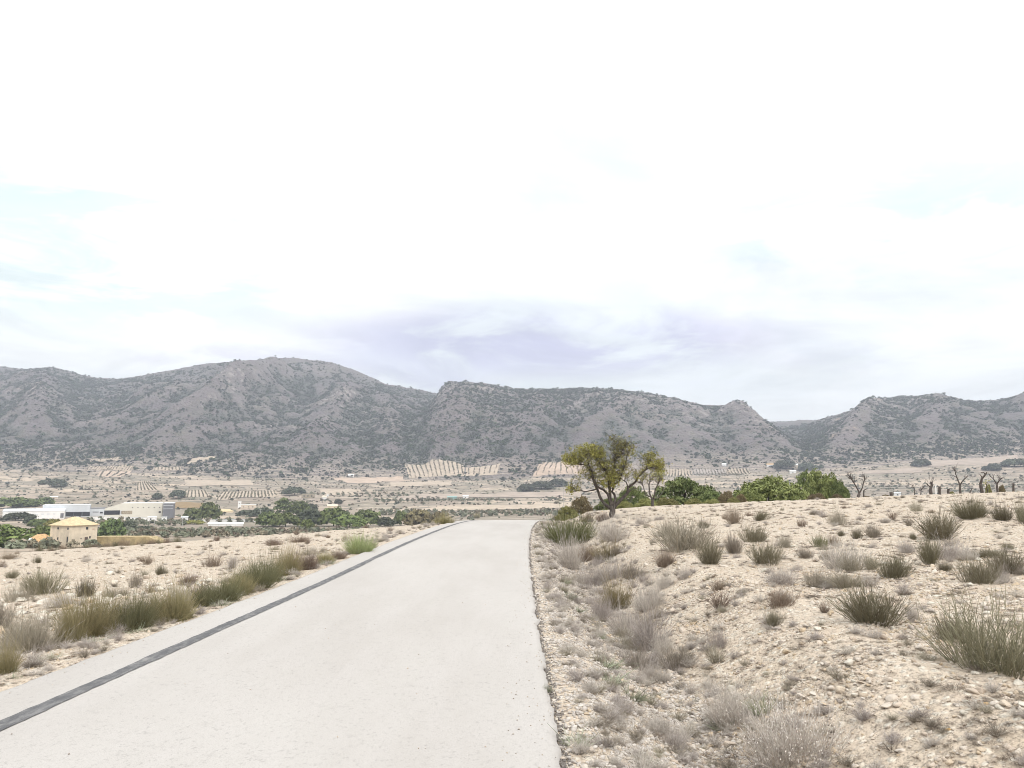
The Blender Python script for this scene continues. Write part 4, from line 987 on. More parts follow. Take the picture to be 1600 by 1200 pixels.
limb_tree('almond_tree', 'gnarled almond tree with thinning yellow-green leaves beside the road', 'tree', 34.0, (955.5, 811), [
    (.115, .10, z8((768, 1090), (775, 960))),
    (.065, .018, z8((760, 1000), (690, 950), (640, 890), (600, 790), (555, 700), (520, 600), (490, 500), (430, 450), (330, 440), (240, 390))),
    (.03, .010, z8((580, 750), (520, 770), (440, 785), (340, 770), (260, 750))),
    (.06, .014, z8((765, 970), (735, 880), (720, 820), (660, 760), (600, 730), (560, 680), (530, 560), (470, 420), (450, 310))),
    (.07, .015, z8((770, 960), (745, 860), (742, 760), (735, 650), (720, 560), (650, 480), (600, 400), (540, 290))),
    (.055, .010, z8((785, 960), (815, 870), (800, 820), (770, 790), (800, 700), (790, 560), (800, 400), (830, 250), (800, 150), (735, 90))),
    (.03, .008, z8((800, 700), (850, 670), (890, 580), (930, 470), (960, 330), (1010, 230))),
    (.075, .016, z8((790, 990), (850, 920), (960, 810), (970, 740), (1060, 670), (1100, 600), (1190, 510), (1230, 420), (1280, 330))),
    (.026, .008, z8((970, 740), (950, 670), (890, 630), (860, 560))), (.024, .008, z8((1075, 660), (1140, 675), (1180, 620), (1210, 560))),
    (.028, .008, z8((1190, 510), (1290, 475), (1360, 420), (1420, 440))), (.03, .008, z8((965, 800), (1030, 750), (1080, 745))),
    (.025, .007, z8((800, 400), (880, 300), (930, 200), (1000, 170)))], M_BARK,
    [(*z8((480, 290))[0], 25, 13, 100, 13), (*z8((270, 385))[0], 17, 11, 60, 12), (*z8((560, 500))[0], 19, 14, 60, 8), (*z8((740, 630))[0], 17, 14, 70, 10), (*z8((930, 490))[0], 13, 14, 40, 8), (*z8((285, 755))[0], 11, 5, 22, 9),
     (*z8((1250, 400))[0], 15, 14, 60, 11), (*z8((1370, 470))[0], 9, 9, 28, 11), (*z8((960, 260))[0], 15, 13, 70, 5), (*z8((800, 240))[0], 22, 21, 150, 1), (*z8((420, 580))[0], 14, 9, 30, 5), (*z8((790, 480))[0], 24, 15, 110, 3), (*z8((1120, 570))[0], 12, 9, 40, 5), (*z8((600, 400))[0], 26, 18, 70, 4), (*z8((640, 640))[0], 16, 9, 40, 5)],
    M_ALMOND, 21, 1.2, .0085, .85, leaf=.042)
limb_tree('bare_almond_tree', 'smaller almost bare almond tree behind the leafy one', 'tree', 47.0, (1020, 795), [
    (.10, .08, z8((1280, 960), (1278, 890))), (.06, .015, z8((1278, 900), (1240, 810), (1232, 700), (1250, 640), (1240, 560))), (.045, .012, z8((1270, 860), (1200, 830), (1170, 760), (1150, 690), (1120, 640))),
    (.05, .012, z8((1285, 880), (1310, 760), (1345, 690), (1380, 640))), (.04, .012, z8((1290, 880), (1350, 860), (1400, 800), (1420, 740)))], M_DEAD,
    [(*z8((1380, 540))[0], 8, 12, 26, 10), (*z8((1240, 600))[0], 15, 9, 30, 1), (*z8((1330, 620))[0], 10, 8, 16, 3), (*z8((1150, 660))[0], 7, 7, 10, 0)], M_ALMOND, 22, 1.0, .011, .7, leaf=.05)
zr = lambda *q: [(1300 + x / 5.333, 720 + y / 5.333) for x, y in q]
DEAD = [
    ('dead_tree', 'forked bare dead tree right of the pine bushes', 'tree', [(.13, .11, zr((215, 320), (228, 272))), (.075, .02, zr((226, 275), (212, 235), (180, 180), (150, 135), (125, 105))), (.06, .02, zr((228, 272), (255, 220), (272, 150), (268, 120))), (.03, .01, zr((185, 190), (160, 150), (130, 150)))], [(*zr((150, 120))[0], 7, 6, 22, 0), (*zr((265, 140))[0], 7, 6, 16, 0), (*zr((200, 150))[0], 6, 6, 12, 0)]),
    ('dead_stump', 'thin dead stem with a bent top close to the forked dead tree', 'stump', [(.07, .055, zr((265, 310), (265, 250))), (.05, .02, zr((265, 255), (275, 240), (292, 236)))], []),
    ('dead_stump', 'short thick dark stump standing alone right of the forked dead tree', 'stump', [(.15, .13, zr((496, 305), (492, 262))), (.07, .03, zr((492, 275), (484, 262)))], []),
    ('dead_stump', 'tall knobbly dark stump beside the white post', 'stump', [(.17, .13, zr((827, 285), (820, 235))), (.12, .09, zr((820, 240), (832, 205), (826, 178))), (.06, .04, zr((822, 215), (800, 205), (790, 190)))], [(*zr((810, 150))[0], 9, 9, 10, 0)]),
    ('dead_stump', 'dark stump with a short arm right of the white post', 'stump', [(.12, .10, zr((898, 280), (896, 220))), (.06, .03, zr((896, 225), (880, 208))), (.06, .03, zr((896, 225), (903, 208)))], []),
    ('dead_stump', 'small dark stump between post and forked dead tree', 'stump', [(.11, .10, zr((970, 275), (970, 236))), (.05, .03, zr((970, 240), (985, 232)))], []),
    ('dead_tree', 'upright dead tree with a wide open fork on the field edge', 'tree', [(.12, .09, zr((1069, 268), (1066, 206))), (.07, .02, zr((1066, 208), (1045, 150), (1030, 110), (1026, 60))), (.065, .025, zr((1066, 208), (1095, 162), (1125, 132))), (.03, .012, zr((1040, 140), (1010, 120), (985, 125)))], [(*zr((1020, 65))[0], 6, 4, 12, 0), (*zr((1120, 130))[0], 5, 4, 6, 0)]),
    ('dead_stump', 'tiny leaning dead stick right of the wide fork', 'stump', [(.06, .03, zr((1150, 262), (1160, 245), (1168, 228)))], []),
    ('dead_tree', 'thick curved dead tree with a crooked top', 'tree', [(.15, .12, zr((1250, 255), (1237, 190))), (.11, .05, zr((1237, 192), (1248, 150), (1280, 112), (1290, 95))), (.05, .02, zr((1250, 140), (1228, 108))), (.05, .02, zr((1275, 112), (1262, 96), (1240, 96)))], []),
    ('dead_sapling', 'thin leaning dead sapling next to the curved dead tree', 'sapling', [(.05, .03, zr((1296, 252), (1288, 205)))], [(*zr((1290, 190))[0], 4, 4, 8, 2)]),
    ('dead_tree', 'small dead tree with drooping left arm at far right', 'tree', [(.10, .08, zr((1379, 250), (1374, 190))), (.06, .02, zr((1374, 192), (1345, 150), (1308, 112))), (.065, .025, zr((1374, 192), (1400, 156), (1428, 140)))], [(*zr((1350, 120))[0], 8, 5, 10, 0)]),
    ('dead_stump', 'lone straight dark stump nearest the right frame edge', 'stump', [(.09, .08, zr((1512, 245), (1512, 188))), (.05, .03, zr((1512, 200), (1517, 186)))], []),
    ('dead_sapling', 'faint bare sapling left of the knobbly stump', 'sapling', [(.05, .03, zr((690, 290), (690, 235))), (.03, .01, zr((690, 240), (672, 210), (655, 195)))], [(*zr((675, 215))[0], 7, 7, 8, 0)]),
    ('dead_sapling', 'thin bare bush-like sapling next to the knobbly stump', 'sapling', [(.05, .03, zr((740, 285), (742, 245))), (.03, .01, zr((742, 245), (762, 225)))], [(*zr((750, 215))[0], 6, 7, 10, 0)]),
]
for i, (nm, lab, cat, limbs, cl) in enumerate(DEAD):
    limb_tree(nm, lab, cat, 47.0 + (i * 37 % 7) * .5, limbs[0][2][0], limbs, M_DEAD, cl, M_ALMOND, 60 + i, .72, .012, .35, 'dead trees and stumps on the field edge')
c0 = at(1462.7, 50.5); h = top_z(1462.7, 758, 50.5) - c0[2]
post = empty('marker_post', c0); tag(post, 'slim white post between the dark stumps', 'post')
MB().box(-.03, .03, -.03, .03, -.2, h).build('shaft', M_WHITE, post); MB().box(-.04, .04, -.04, .04, h + .002, h + .04).build('cap', M_METAL, post)
# ------------------------------------------------------------------ shrubs and tussocks
def ribbons(r, base, dirv, L, w, bend):
    n = len(base); d = dirv / np.linalg.norm(dirv, axis=1)[:, None]
    side = np.cross(d, r.normal(size=(n, 3))); side /= np.linalg.norm(side, axis=1)[:, None] + 1e-9
    rows = []
    for s_ in (0, .38, .72, 1.0):
        p = base + d * (L * s_)[:, None] + bend * (s_ ** 2); hw = (w * (1 - .72 * s_) / 2)[:, None]
        rows += [p - side * hw, p + side * hw]
    V = np.stack(rows, 1)
    f = np.array([(0, 1, 3, 2), (2, 3, 5, 4), (4, 5, 7, 6)]); F = (np.arange(n)[:, None, None] * 8 + f[None]).reshape(-1, 4)
    return V.reshape(-1, 3), F, np.tile(np.array([0, 0, .15, .15, .6, .6, 1, 1.]), n)

def plant(seed, kind):
    r = np.random.default_rng(seed)
    K_ = dict(broom=(420, .30, 50, .0135, 4, .07), dense=(620, .55, 62, .013, 4, .10), grey=(300, .35, 68, .013, 6, .20), tussock=(1500, .52, 42, .015, 0, .26),
              seed=(420, .40, 62, .011, 4, .15), mound=(950, .62, 66, .013, 3, .10), weed=(170, .75, 80, .07, 0, .4), spiky=(260, .3, 55, .022, 0, .15), twiggy=(90, .12, 55, .022, 6, .25), dark=(160, .8, 84, .03, 2, .3))[kind]
    n, br, mx, w, tw, bd = K_
    an = r.uniform(0, 6.283, n); rr = np.sqrt(r.random(n)); th = np.radians(mx) * np.clip(rr * .85 + r.normal(0, .16, n), 0, 1.05)
    base = np.stack([br * rr * np.cos(an), br * rr * np.sin(an), np.zeros(n) - .03], 1)
    an2 = an + r.normal(0, .35, n)
    d = np.stack([np.sin(th) * np.cos(an2), np.sin(th) * np.sin(an2), np.cos(th)], 1)
    if kind in ('broom', 'dense', 'tussock', 'grey', 'seed'):  # several rootstocks of unequal vigour, leaning their own way
        ns = r.integers(5, 9); sc_ = r.normal(0, .30 if kind != 'broom' else .20, (ns, 2)); vig = r.uniform(.70, 1.05, ns); lean = r.normal(0, .13, (ns, 2)); w_ = r.integers(0, ns, n)
        base[:, :2] = base[:, :2] * .7 + sc_[w_]; d[:, :2] += lean[w_] + sc_[w_] * .35; d /= np.linalg.norm(d, axis=1)[:, None]
    else: vig = np.ones(1); w_ = np.zeros(n, int)
    L = vig[w_] * r.uniform(.55 if kind != 'broom' else .72, 1.0, n) * (1 if kind not in ('tussock',) else 1.05)
    if kind in ('grey', 'dense', 'mound'): L *= r.uniform(.8, 1.05, n)
    if kind in ('broom', 'dense', 'tussock', 'grey', 'seed'): L = L * (1 - .22 * rr) ** .9
    lump = 1 + .22 * np.sin(an * 3 + seed) + .14 * np.sin(an * 7 + seed * 2); L = L * lump
    bend = r.normal(0, bd, (n, 3)) * L[:, None]
    if kind in ('tussock', 'weed', 'spiky'): bend[:, 2] -= .12 * L * (kind != 'weed') + .05; bend[:, :2] += d[:, :2] * .25 * L[:, None]
    elif kind in ('broom', 'dense'): bend[:, 2] += .10 * L
    B_, D_, L_, W_, N_ = [base], [d], [L], [np.full(n, w) * r.uniform(.7, 1.3, n)], [bend]; T_ = [np.clip(r.normal(.5, .28, n), 0, 1)]
    for k_ in range(tw):
        s_ = r.uniform(.25, .92, n); b = base + d * (L * s_)[:, None] + bend * (s_ ** 2)[:, None]
        dd = d + r.normal(0, .55 if kind in ('grey', 'seed', 'twiggy') else .30, (n, 3)); dd[:, 2] = np.abs(dd[:, 2]) * .8 + (.18 if kind != 'dark' else -.1)
        l = L * r.uniform(.16, .42, n)
        B_.append(b); D_.append(dd); L_.append(l); W_.append(np.full(n, w * .72)); N_.append(r.normal(0, .04, (n, 3))); T_.append(np.clip(T_[0] + r.normal(0, .18, n), 0, 1))
    V, F, tip = ribbons(r, np.concatenate(B_), np.concatenate(D_), np.concatenate(L_), np.concatenate(W_), np.concatenate(N_))
    T = np.repeat(np.concatenate(T_), 3)
    if kind == 'seed':                                        # fluffy seed heads at the twig ends
        nb = len(V) // 8; sel = r.choice(nb, nb // 2, replace=False); P = V.reshape(-1, 8, 3)[sel, 6]
        m = len(P); a = r.normal(size=(m, 3)); a /= np.linalg.norm(a, axis=1)[:, None]; b = np.cross(a, r.normal(size=(m, 3))); b /= np.linalg.norm(b, axis=1)[:, None]
        Q = np.stack([P - a * .013, P - b * .011, P + a * .013, P + b * .011], 1).reshape(-1, 3)
        F = np.concatenate([F, np.arange(4 * m).reshape(-1, 4) + len(V)]); V = np.concatenate([V, Q]); tip = np.concatenate([tip, np.ones(4 * m)]); T = np.concatenate([T, np.full(m, .8)])
    V[:, 2] -= 0; V[:, 2] /= np.percentile(V[:, 2], 97.0 if kind in ('tussock', 'grey') else 98.5); V[:, :2] /= np.percentile(np.abs(V[:, :2]), 97.0)
    me = mesh_np('stems', V, F); fattr(me, 'tint', T, 'FACE'); fattr(me, 'tip', tip, 'POINT'); return me

M_SH = {
    'olive': leafmat('olive_broom_stems', (.140, .124, .082), (.250, .222, .155)), 'darkolive': leafmat('dark_broom_stems', (.115, .102, .066), (.205, .182, .120)),
    'green': leafmat('green_broom_stems', (.112, .112, .056), (.210, .202, .115)), 'grey': leafmat('grey_dry_stems', (.35, .31, .275), (.52, .47, .43)),
    'greyolive': leafmat('grey_olive_stems', (.225, .195, .150), (.360, .320, .260)), 'gold': leafmat('golden_green_stems', (.145, .130, .068), (.250, .220, .120), (.30, .25, .14)),
    'brown': leafmat('brown_dry_stems', (.165, .125, .095), (.290, .225, .170)), 'weed': leafmat('pale_green_weed', (.205, .215, .145), (.33, .345, .25)),
    'dome': leafmat('green_dome_stems', (.115, .130, .055), (.225, .235, .115)), 'pale': leafmat('pale_green_bush', (0.240, 0.285, 0.128), (0.405, 0.450, 0.225)), 'spiky': leafmat('spiky_green_leaves', (0.150, 0.188, 0.083), (0.300, 0.323, 0.180)),
    'seed': leafmat('grey_seed_heads', (0.297, 0.257, 0.209), (0.459, 0.405, 0.351), (0.675, 0.621, 0.567)), 'dark': leafmat('dark_dry_creeper', (0.112, 0.090, 0.072), (0.255, 0.210, 0.165)), 'darkbrown': leafmat('dark_brown_stems', (0.090, 0.068, 0.051), (0.180, 0.135, 0.098))}
PROTO = {}
def proto(kind, mat):
    k_ = (kind, mat)
    if k_ not in PROTO:
        L = []
        for i in range(5 if kind in ('broom', 'dense', 'grey', 'tussock') else 3):
            me = plant(hash_(kind) + i * 17, kind); me.materials.append(M_SH[mat]); L.append(me)
        PROTO[k_] = L
    return PROTO[k_]
def hash_(s): return sum(ord(c) * (i + 3) for i, c in enumerate(s)) % 9973
CNT = [0]
def shrub(kind, mat, px, py, w, h, label, cat='shrub', group=None, name=None, pos=None):
    """px, py: where the foot stands in the photo; w, h: photo pixels turned into metres at that distance"""
    c0 = hit(px, py) if pos is None else pos
    k_ = c0[1] / FPX; CNT[0] += 1
    o = obj(name or {'tussock': 'grass_tussock', 'mound': 'shrub', 'weed': 'weed_patch', 'dark': 'creeping_plant', 'seed': 'seeding_shrub'}.get(kind, 'shrub'), (lambda L: L[CNT[0] % len(L)])(proto(kind, mat)))
    f = 1 + w * k_ * .25 / c0[1]; o.location = (c0[0] * f, c0[1] * f, c0[2]); o.location[2] = float(terr(np.array([o.location[0]]), np.array([o.location[1]]))[0]) - .015
    if kind == 'tussock': w *= 1.1; h *= .84
    if kind == 'broom': h *= .88
    hh = max(h * k_, .03); o.rotation_euler = (0, 0, random.uniform(0, 6.28)); o.scale = (w * k_ / 2, w * k_ / 2 * random.uniform(.85, 1.1), hh * 1.03)
    return tag(o, label, cat, group)

SH = [  # right-hand field and ditch
    ('mound', 'dome', 892, 854, 80, 44, 'large domed dark green shrub at the road edge in front of the almond tree'), ('dense', 'brown', 917, 816, 20, 15, 'small brown bush left of the almond trunk'), ('dense', 'brown', 942, 814, 22, 13, 'low brown bush touching the almond trunk'),
    ('grey', 'grey', 967, 845, 58, 33, 'grey rounded dry shrub right below the almond tree'), ('tussock', 'gold', 950, 875, 46, 26, 'golden-brown tuft between the green dome and grey ditch plants'), ('broom', 'brown', 920, 877, 36, 26, 'brownish tuft right below the domed green shrub'),
    ('grey', 'grey', 890, 890, 42, 45, 'tall grey dry plant below the domed green shrub'), ('broom', 'greyolive', 1072, 862, 98, 52, 'wide grey-olive shrub mass in the middle of the field'), ('broom', 'olive', 1108, 882, 40, 40, 'olive shrub at the right foot of the wide grey-olive mass'),
    ('tussock', 'brown', 1043, 885, 30, 27, 'small golden-brown tuft below the wide grey-olive mass'), ('grey', 'brown', 1150, 818, 30, 23, 'brown-grey bush near the skyline, left of two'), ('broom', 'darkolive', 1190, 814, 22, 18, 'dark small bush near the skyline, right of two'),
    ('broom', 'olive', 1178, 848, 42, 28, 'olive bush above the dark olive clump'), ('broom', 'greyolive', 1148, 866, 32, 32, 'grey-olive bush left of the dark olive clump'), ('broom', 'olive', 1198, 882, 54, 37, 'dark olive clump in the centre of the right field'),
    ('broom', 'green', 1283, 856, 24, 22, 'small greenish bush in the middle distance'), ('grey', 'brown', 1303, 852, 22, 14, 'small brown bush touching the greenish one'), ('grey', 'greyolive', 1306, 820, 32, 21, 'grey bush high on the field right of the skyline pair'),
    ('broom', 'greyolive', 1365, 840, 27, 21, 'grey-olive bush left of the big olive shrub, upper'), ('broom', 'darkolive', 1340, 842, 19, 15, 'small dark bush left of the upper grey-olive bush'), ('broom', 'darkolive', 1314, 838, 11, 12, 'tiny dark upright bush in the middle distance'),
    ('grey', 'grey', 1220, 913, 52, 23, 'low pale grey mound below the dark olive clump'), ('broom', 'greyolive', 1278, 918, 38, 28, 'grey-olive bush right of the low pale mound'), ('broom', 'greyolive', 1324, 919, 46, 27, 'wide grey-olive bush, second right of the low pale mound'),
    ('broom', 'greyolive', 1260, 873, 26, 19, 'small grey-olive bush right of the dark olive clump'), ('grey', 'greyolive', 1289, 876, 19, 17, 'small greyish bush under the greenish one'), ('grey', 'greyolive', 1226, 856, 21, 17, 'small greyish bush right of the olive bush'),
    ('grey', 'grey', 1332, 890, 78, 36, 'wide pale grey dry mass left of the dark olive bush'), ('broom', 'olive', 1466, 843, 70, 44, 'big rounded olive shrub on the upper right field'), ('mound', 'darkolive', 1518, 812, 50, 30, 'dome-shaped dark shrub near the skyline at right'),
    ('dense', 'darkolive', 1567, 813, 30, 25, 'smaller dark shrub right of the skyline dome'), ('dense', 'olive', 1598, 817, 34, 34, 'olive shrub cut by the right frame edge near the skyline'), ('grey', 'greyolive', 1429, 800, 22, 15, 'small grey bush near the skyline left of the dome'),
    ('broom', 'darkolive', 1454, 883, 34, 46, 'upright stiff dark shrub below the big rounded one'), ('broom', 'olive', 1478, 893, 26, 16, 'small olive tuft at the foot of the stiff dark shrub'), ('broom', 'darkolive', 1398, 906, 54, 40, 'dark olive bush in the middle right field'),
    ('broom', 'greyolive', 1361, 891, 27, 26, 'grey-olive bush touching the dark olive one on its left'), ('broom', 'olive', 1530, 913, 64, 44, 'olive shrub above the big corner shrub, left one'), ('broom', 'olive', 1574, 897, 58, 40, 'olive shrub above the big corner shrub, right one'),
    ('grey', 'grey', 1564, 912, 32, 23, 'pale grey tuft between two olive shrubs at right'), ('broom', 'olive', 1540, 873, 52, 15, 'low olive strip of broom behind the olive pair'), ('broom', 'olive', 1575, 859, 21, 14, 'small olive tuft high at the right edge'),
    ('grey', 'grey', 1488, 873, 72, 27, 'pale grey mass right of the stiff dark shrub'), ('broom', 'darkolive', 1368, 981, 95, 64, 'large stiff dark olive shrub standing alone on the stones'), ('grey', 'grey', 1421, 972, 32, 26, 'pale grey tuft leaning on the large stiff shrub'),
    ('broom', 'olive', 1210, 979, 27, 28, 'small olive-brown twig bush left of the large stiff shrub'), ('broom', 'olive', 1552, 1053, 162, 108, 'biggest olive shrub at the right frame edge'), ('broom', 'olive', 1487, 1003, 48, 44, 'left side shoot of the biggest olive shrub'),
    ('twiggy', 'grey', 1412, 931, 30, 23, 'thin dry twigs above the large stiff shrub'), ('spiky', 'spiky', 1190, 1122, 48, 34, 'green spiky tuft among grey plants in the foreground'), ('seed', 'seed', 1140, 1142, 92, 62, 'grey seeding plant left of the green spiky tuft'),
    ('seed', 'seed', 1235, 1212, 175, 92, 'large grey-white seeding shrub at the bottom edge'), ('tussock', 'gold', 957, 953, 46, 44, 'golden-green grass tussock in the grey ditch'), ('grey', 'grey', 925, 918, 52, 34, 'grey dry plant in the ditch above the golden tussock'),
    ('grey', 'grey', 932, 968, 50, 34, 'grey dry plant left below the golden tussock'), ('grey', 'grey', 984, 992, 60, 36, 'grey dry plant right below the golden tussock'), ('grey', 'grey', 1018, 1017, 64, 52, 'pale grey round dry shrub in the ditch'),
    ('grey', 'grey', 1008, 955, 56, 40, 'grey plant right of the golden tussock'), ('grey', 'grey', 1034, 923, 30, 26, 'grey bush on the bank right of the ditch'), ('grey', 'grey', 960, 910, 56, 30, 'grey dry plant straight above the golden tussock'), ('grey', 'greyolive', 990, 905, 44, 24, 'greyish plant on the bank below the tree'), ('grey', 'grey', 905, 880, 34, 26, 'grey plant at the upper end of the ditch'),
    ('broom', 'greyolive', 1058, 1048, 54, 34, 'olive-grey bush right below the pale round shrub'), ('grey', 'grey', 1018, 1066, 44, 29, 'grey tuft under the pale round shrub'), ('twiggy', 'greyolive', 1118, 1037, 34, 30, 'thin grey-olive tuft alone on the bank'),
    ('twiggy', 'brown', 1124, 955, 42, 30, 'dark brown twiggy bush on the upper bank'), ('grey', 'grey', 1070, 906, 26, 15, 'small grey tuft high on the bank'), ('grey', 'grey', 1018, 1143, 66, 26, 'low grey grass in the ditch bottom, upper clump'), ('grey', 'grey', 1045, 1166, 60, 24, 'low grey grass in the ditch bottom, lower clump'),
    ('dark', 'darkbrown', 943, 1130, 26, 9, 'small dark brown dead tuft on the gravel shoulder'), ('tussock', 'weed', 857, 1084, 17, 15, 'tiny weed at the broken road edge'), ('grey', 'greyolive', 1330, 893, 40, 24, 'greyish clump inside the wide pale mass'),
    ('grey', 'greyolive', 1045, 838, 36, 22, 'grey tuft behind the wide grey-olive mass'), ('broom', 'darkolive', 1100, 826, 20, 14, 'dark tuft at the back of the wide grey-olive mass'), ('grey', 'grey', 1005, 820, 26, 12, 'faint grey tuft right of the almond tree'),
    ('tussock', 'brown', 870, 812, 11, 8, 'small dark tuft where the road edge meets the crest'), ('twiggy', 'brown', 1395, 812, 16, 13, 'thin brown twigs near the skyline'), ('twiggy', 'greyolive', 1420, 822, 18, 16, 'thin grey twigs left of the big rounded shrub'), ('broom', 'darkolive', 1427, 843, 12, 12, 'little dark tuft touching the big rounded shrub'),
    # left-hand verge and field
    ('dense', 'greyolive', 62, 1019, 88, 58, 'grey-olive shrub on the left verge nearest the camera but one'), ('mound', 'gold', 138, 997, 88, 68, 'tall golden-green tussock on the left verge'), ('tussock', 'green', 203, 985, 72, 58, 'green tussock right of the tall golden one on the left verge'),
    ('tussock', 'gold', 262, 971, 66, 54, 'golden tussock in the middle of the left verge'), ('grey', 'brown', 303, 947, 42, 31, 'brown-grey tuft on the left verge'), ('mound', 'green', 346, 941, 60, 33, 'low green tussock strip on the left verge'),
    ('mound', 'green', 400, 921, 62, 40, 'green tussock below the farthest tall golden one'), ('tussock', 'gold', 443, 899, 54, 47, 'farthest tall golden tussock of the left verge'), ('tussock', 'brown', 485, 890, 32, 26, 'brown tuft after the farthest golden tussock'), ('tussock', 'brown', 524, 874, 27, 14, 'low brown tuft before the pale green bush'),
    ('mound', 'pale', 562, 866, 48, 30, 'pale green rounded bush beside the road'), ('grey', 'brown', 584, 858, 14, 11, 'tiny brown tuft right of the pale green bush'), ('tussock', 'gold', 6, 1053, 52, 48, 'golden tussock cut by the left frame edge'),
    ('broom', 'olive', 66, 929, 58, 40, 'olive bush in the left field, biggest of that field'), ('dense', 'olive', 133, 932, 34, 28, 'rounded olive bush in the left field'), ('grey', 'greyolive', 32, 941, 44, 27, 'grey bush left of the biggest left-field bush'), ('broom', 'greyolive', -8, 985, 60, 50, 'grey-olive bush at the left frame edge'),
    ('dense', 'darkolive', 253, 898, 20, 15, 'small round dark bush in the left field'), ('grey', 'greyolive', 211, 918, 24, 23, 'upright grey tuft in the left field'), ('twiggy', 'greyolive', 226, 901, 15, 12, 'tiny grey tuft above the upright one'), ('broom', 'olive', 17, 904, 20, 14, 'small olive tuft by the left frame edge'),
    ('grey', 'brown', 330, 886, 30, 18, 'brown-grey low bush in the left field'), ('twiggy', 'grey', 363, 889, 22, 22, 'thin grey twigs right of the low brown-grey bush'), ('tussock', 'brown', 290, 914, 28, 17, 'straw tuft behind the left verge'), ('grey', 'brown', 18, 874, 30, 10, 'low brown plant far left in the field'),
    ('broom', 'darkolive', 60, 880, 14, 12, 'small dark tuft far left in the field'), ('grey', 'brown', 430, 852, 34, 9, 'low reddish-brown mat in the left field, left one'), ('grey', 'brown', 468, 847, 36, 9, 'low reddish-brown mat in the left field, right one'), ('grey', 'greyolive', 170, 935, 26, 16, 'grey tuft right of the rounded olive bush'), ('grey', 'grey', 90, 950, 50, 22, 'pale grey tuft among the rubble'),
    ('grey', 'brown', 270, 945, 30, 18, 'brown tuft behind the golden tussock'), ('tussock', 'gold', 693, 819, 22, 18, 'tall straw grass where the road meets the horizon'), ('tussock', 'gold', 746, 810, 13, 9, 'little straw grass tuft at the road crest'),
    ('grey', 'greyolive', 480, 868, 30, 12, 'grey low tuft right of the reddish mats'),
    ('tussock', 'green', 172, 990, 60, 50, 'green tussock squeezed between the tall golden and the green verge tussocks'), ('mound', 'gold', 232, 976, 52, 46, 'golden tussock left of the middle golden one on the left verge'), ('tussock', 'gold', 110, 1002, 54, 52, 'golden tussock right of the grey-olive verge shrub'),
    ('dense', 'greyolive', 285, 955, 50, 40, 'grey-olive bush behind the middle golden verge tussock'), ('tussock', 'green', 322, 948, 44, 32, 'green tussock left of the low green strip'), ('mound', 'gold', 372, 931, 48, 34, 'golden tussock right of the low green strip'),
    ('tussock', 'green', 423, 910, 46, 40, 'green tussock touching the farthest tall golden one'), ('tussock', 'brown', 463, 893, 34, 32, 'brown tussock right of the farthest tall golden one'), ('grey', 'greyolive', 28, 1010, 60, 44, 'grey-olive dry plant left of the verge shrub'), ('tussock', 'gold', 505, 880, 26, 18, 'little golden tuft near the pale green bush'),
]
for row in SH: shrub(*row)
for px, py, w, h, lab in [
    (150, 1003, 34, 8, 'pale green weed patch under the tall golden tussock'), (220, 988, 40, 9, 'pale green weed patch under the green verge tussock'), (285, 966, 36, 10, 'silvery weed patch under the middle golden tussock'), (345, 947, 44, 9, 'silvery weed strip under the low green tussock strip'), (20, 1062, 34, 10, 'green weed patch at the left frame edge'), (80, 1030, 30, 10, 'small weed patch before the grey-olive verge shrub'),
    (440, 907, 40, 8, 'silvery weed strip under the farthest golden tussock'), (510, 882, 30, 7, 'silvery weed patch before the pale green bush'), (880, 912, 28, 9, 'pale green weed on the right shoulder, top one'), (885, 935, 34, 10, 'pale green weed on the right shoulder, second one'), (900, 955, 34, 9, 'pale green weed on the right shoulder, third one'), (945, 1045, 60, 18, 'green weed patch in the ditch, upper'), (950, 1068, 60, 16, 'green weed patch in the ditch, middle'),
    (985, 1093, 60, 20, 'green weed patch in the ditch, lower right'), (935, 998, 26, 10, 'little green weed between grey ditch plants'), (900, 1168, 56, 20, 'grey-green weed on the shoulder near the bottom edge'), (1085, 1098, 16, 10, 'single small green weed on the bank'), (1130, 1142, 48, 18, 'green leaves at the foot of the grey seeding plant'), (1010, 1195, 40, 14, 'green weed at the bottom edge by the ditch')]:
    shrub('weed', 'weed', px, py, w, h, lab, 'weed', 'pale green weed patches along the road')
# shrubs along the far edge of the left field and small tufts nothing tells apart
ORD = ['first', 'second', 'third', 'fourth', 'fifth', 'sixth', 'seventh', 'eighth', 'ninth', 'tenth', 'eleventh', 'twelfth', 'thirteenth', 'fourteenth', 'fifteenth', 'sixteenth', 'seventeenth', 'eighteenth', 'nineteenth', 'twentieth']
px = 42
for i in range(20):
    px += 12.0 + random.uniform(-2.5, 2.5); d = random.uniform(50, 57); c0 = at(px, d); k_ = 'dark' if i % 2 else 'brown'
    shrub('dense' if i % 3 else 'grey', 'darkolive' if i % 2 else 'brown', px, 0, random.uniform(12, 20), random.uniform(7, 13), ORD[i] + ' shrub from the left, ' + k_ + ', in the row edging the left field', 'shrub', 'shrubs along the left field edge', pos=c0)
def free(x, y):
    u = x - (road_cx(y) + RW); ul = (road_cx(y) - RW) - x
    return max(float(u), float(ul))
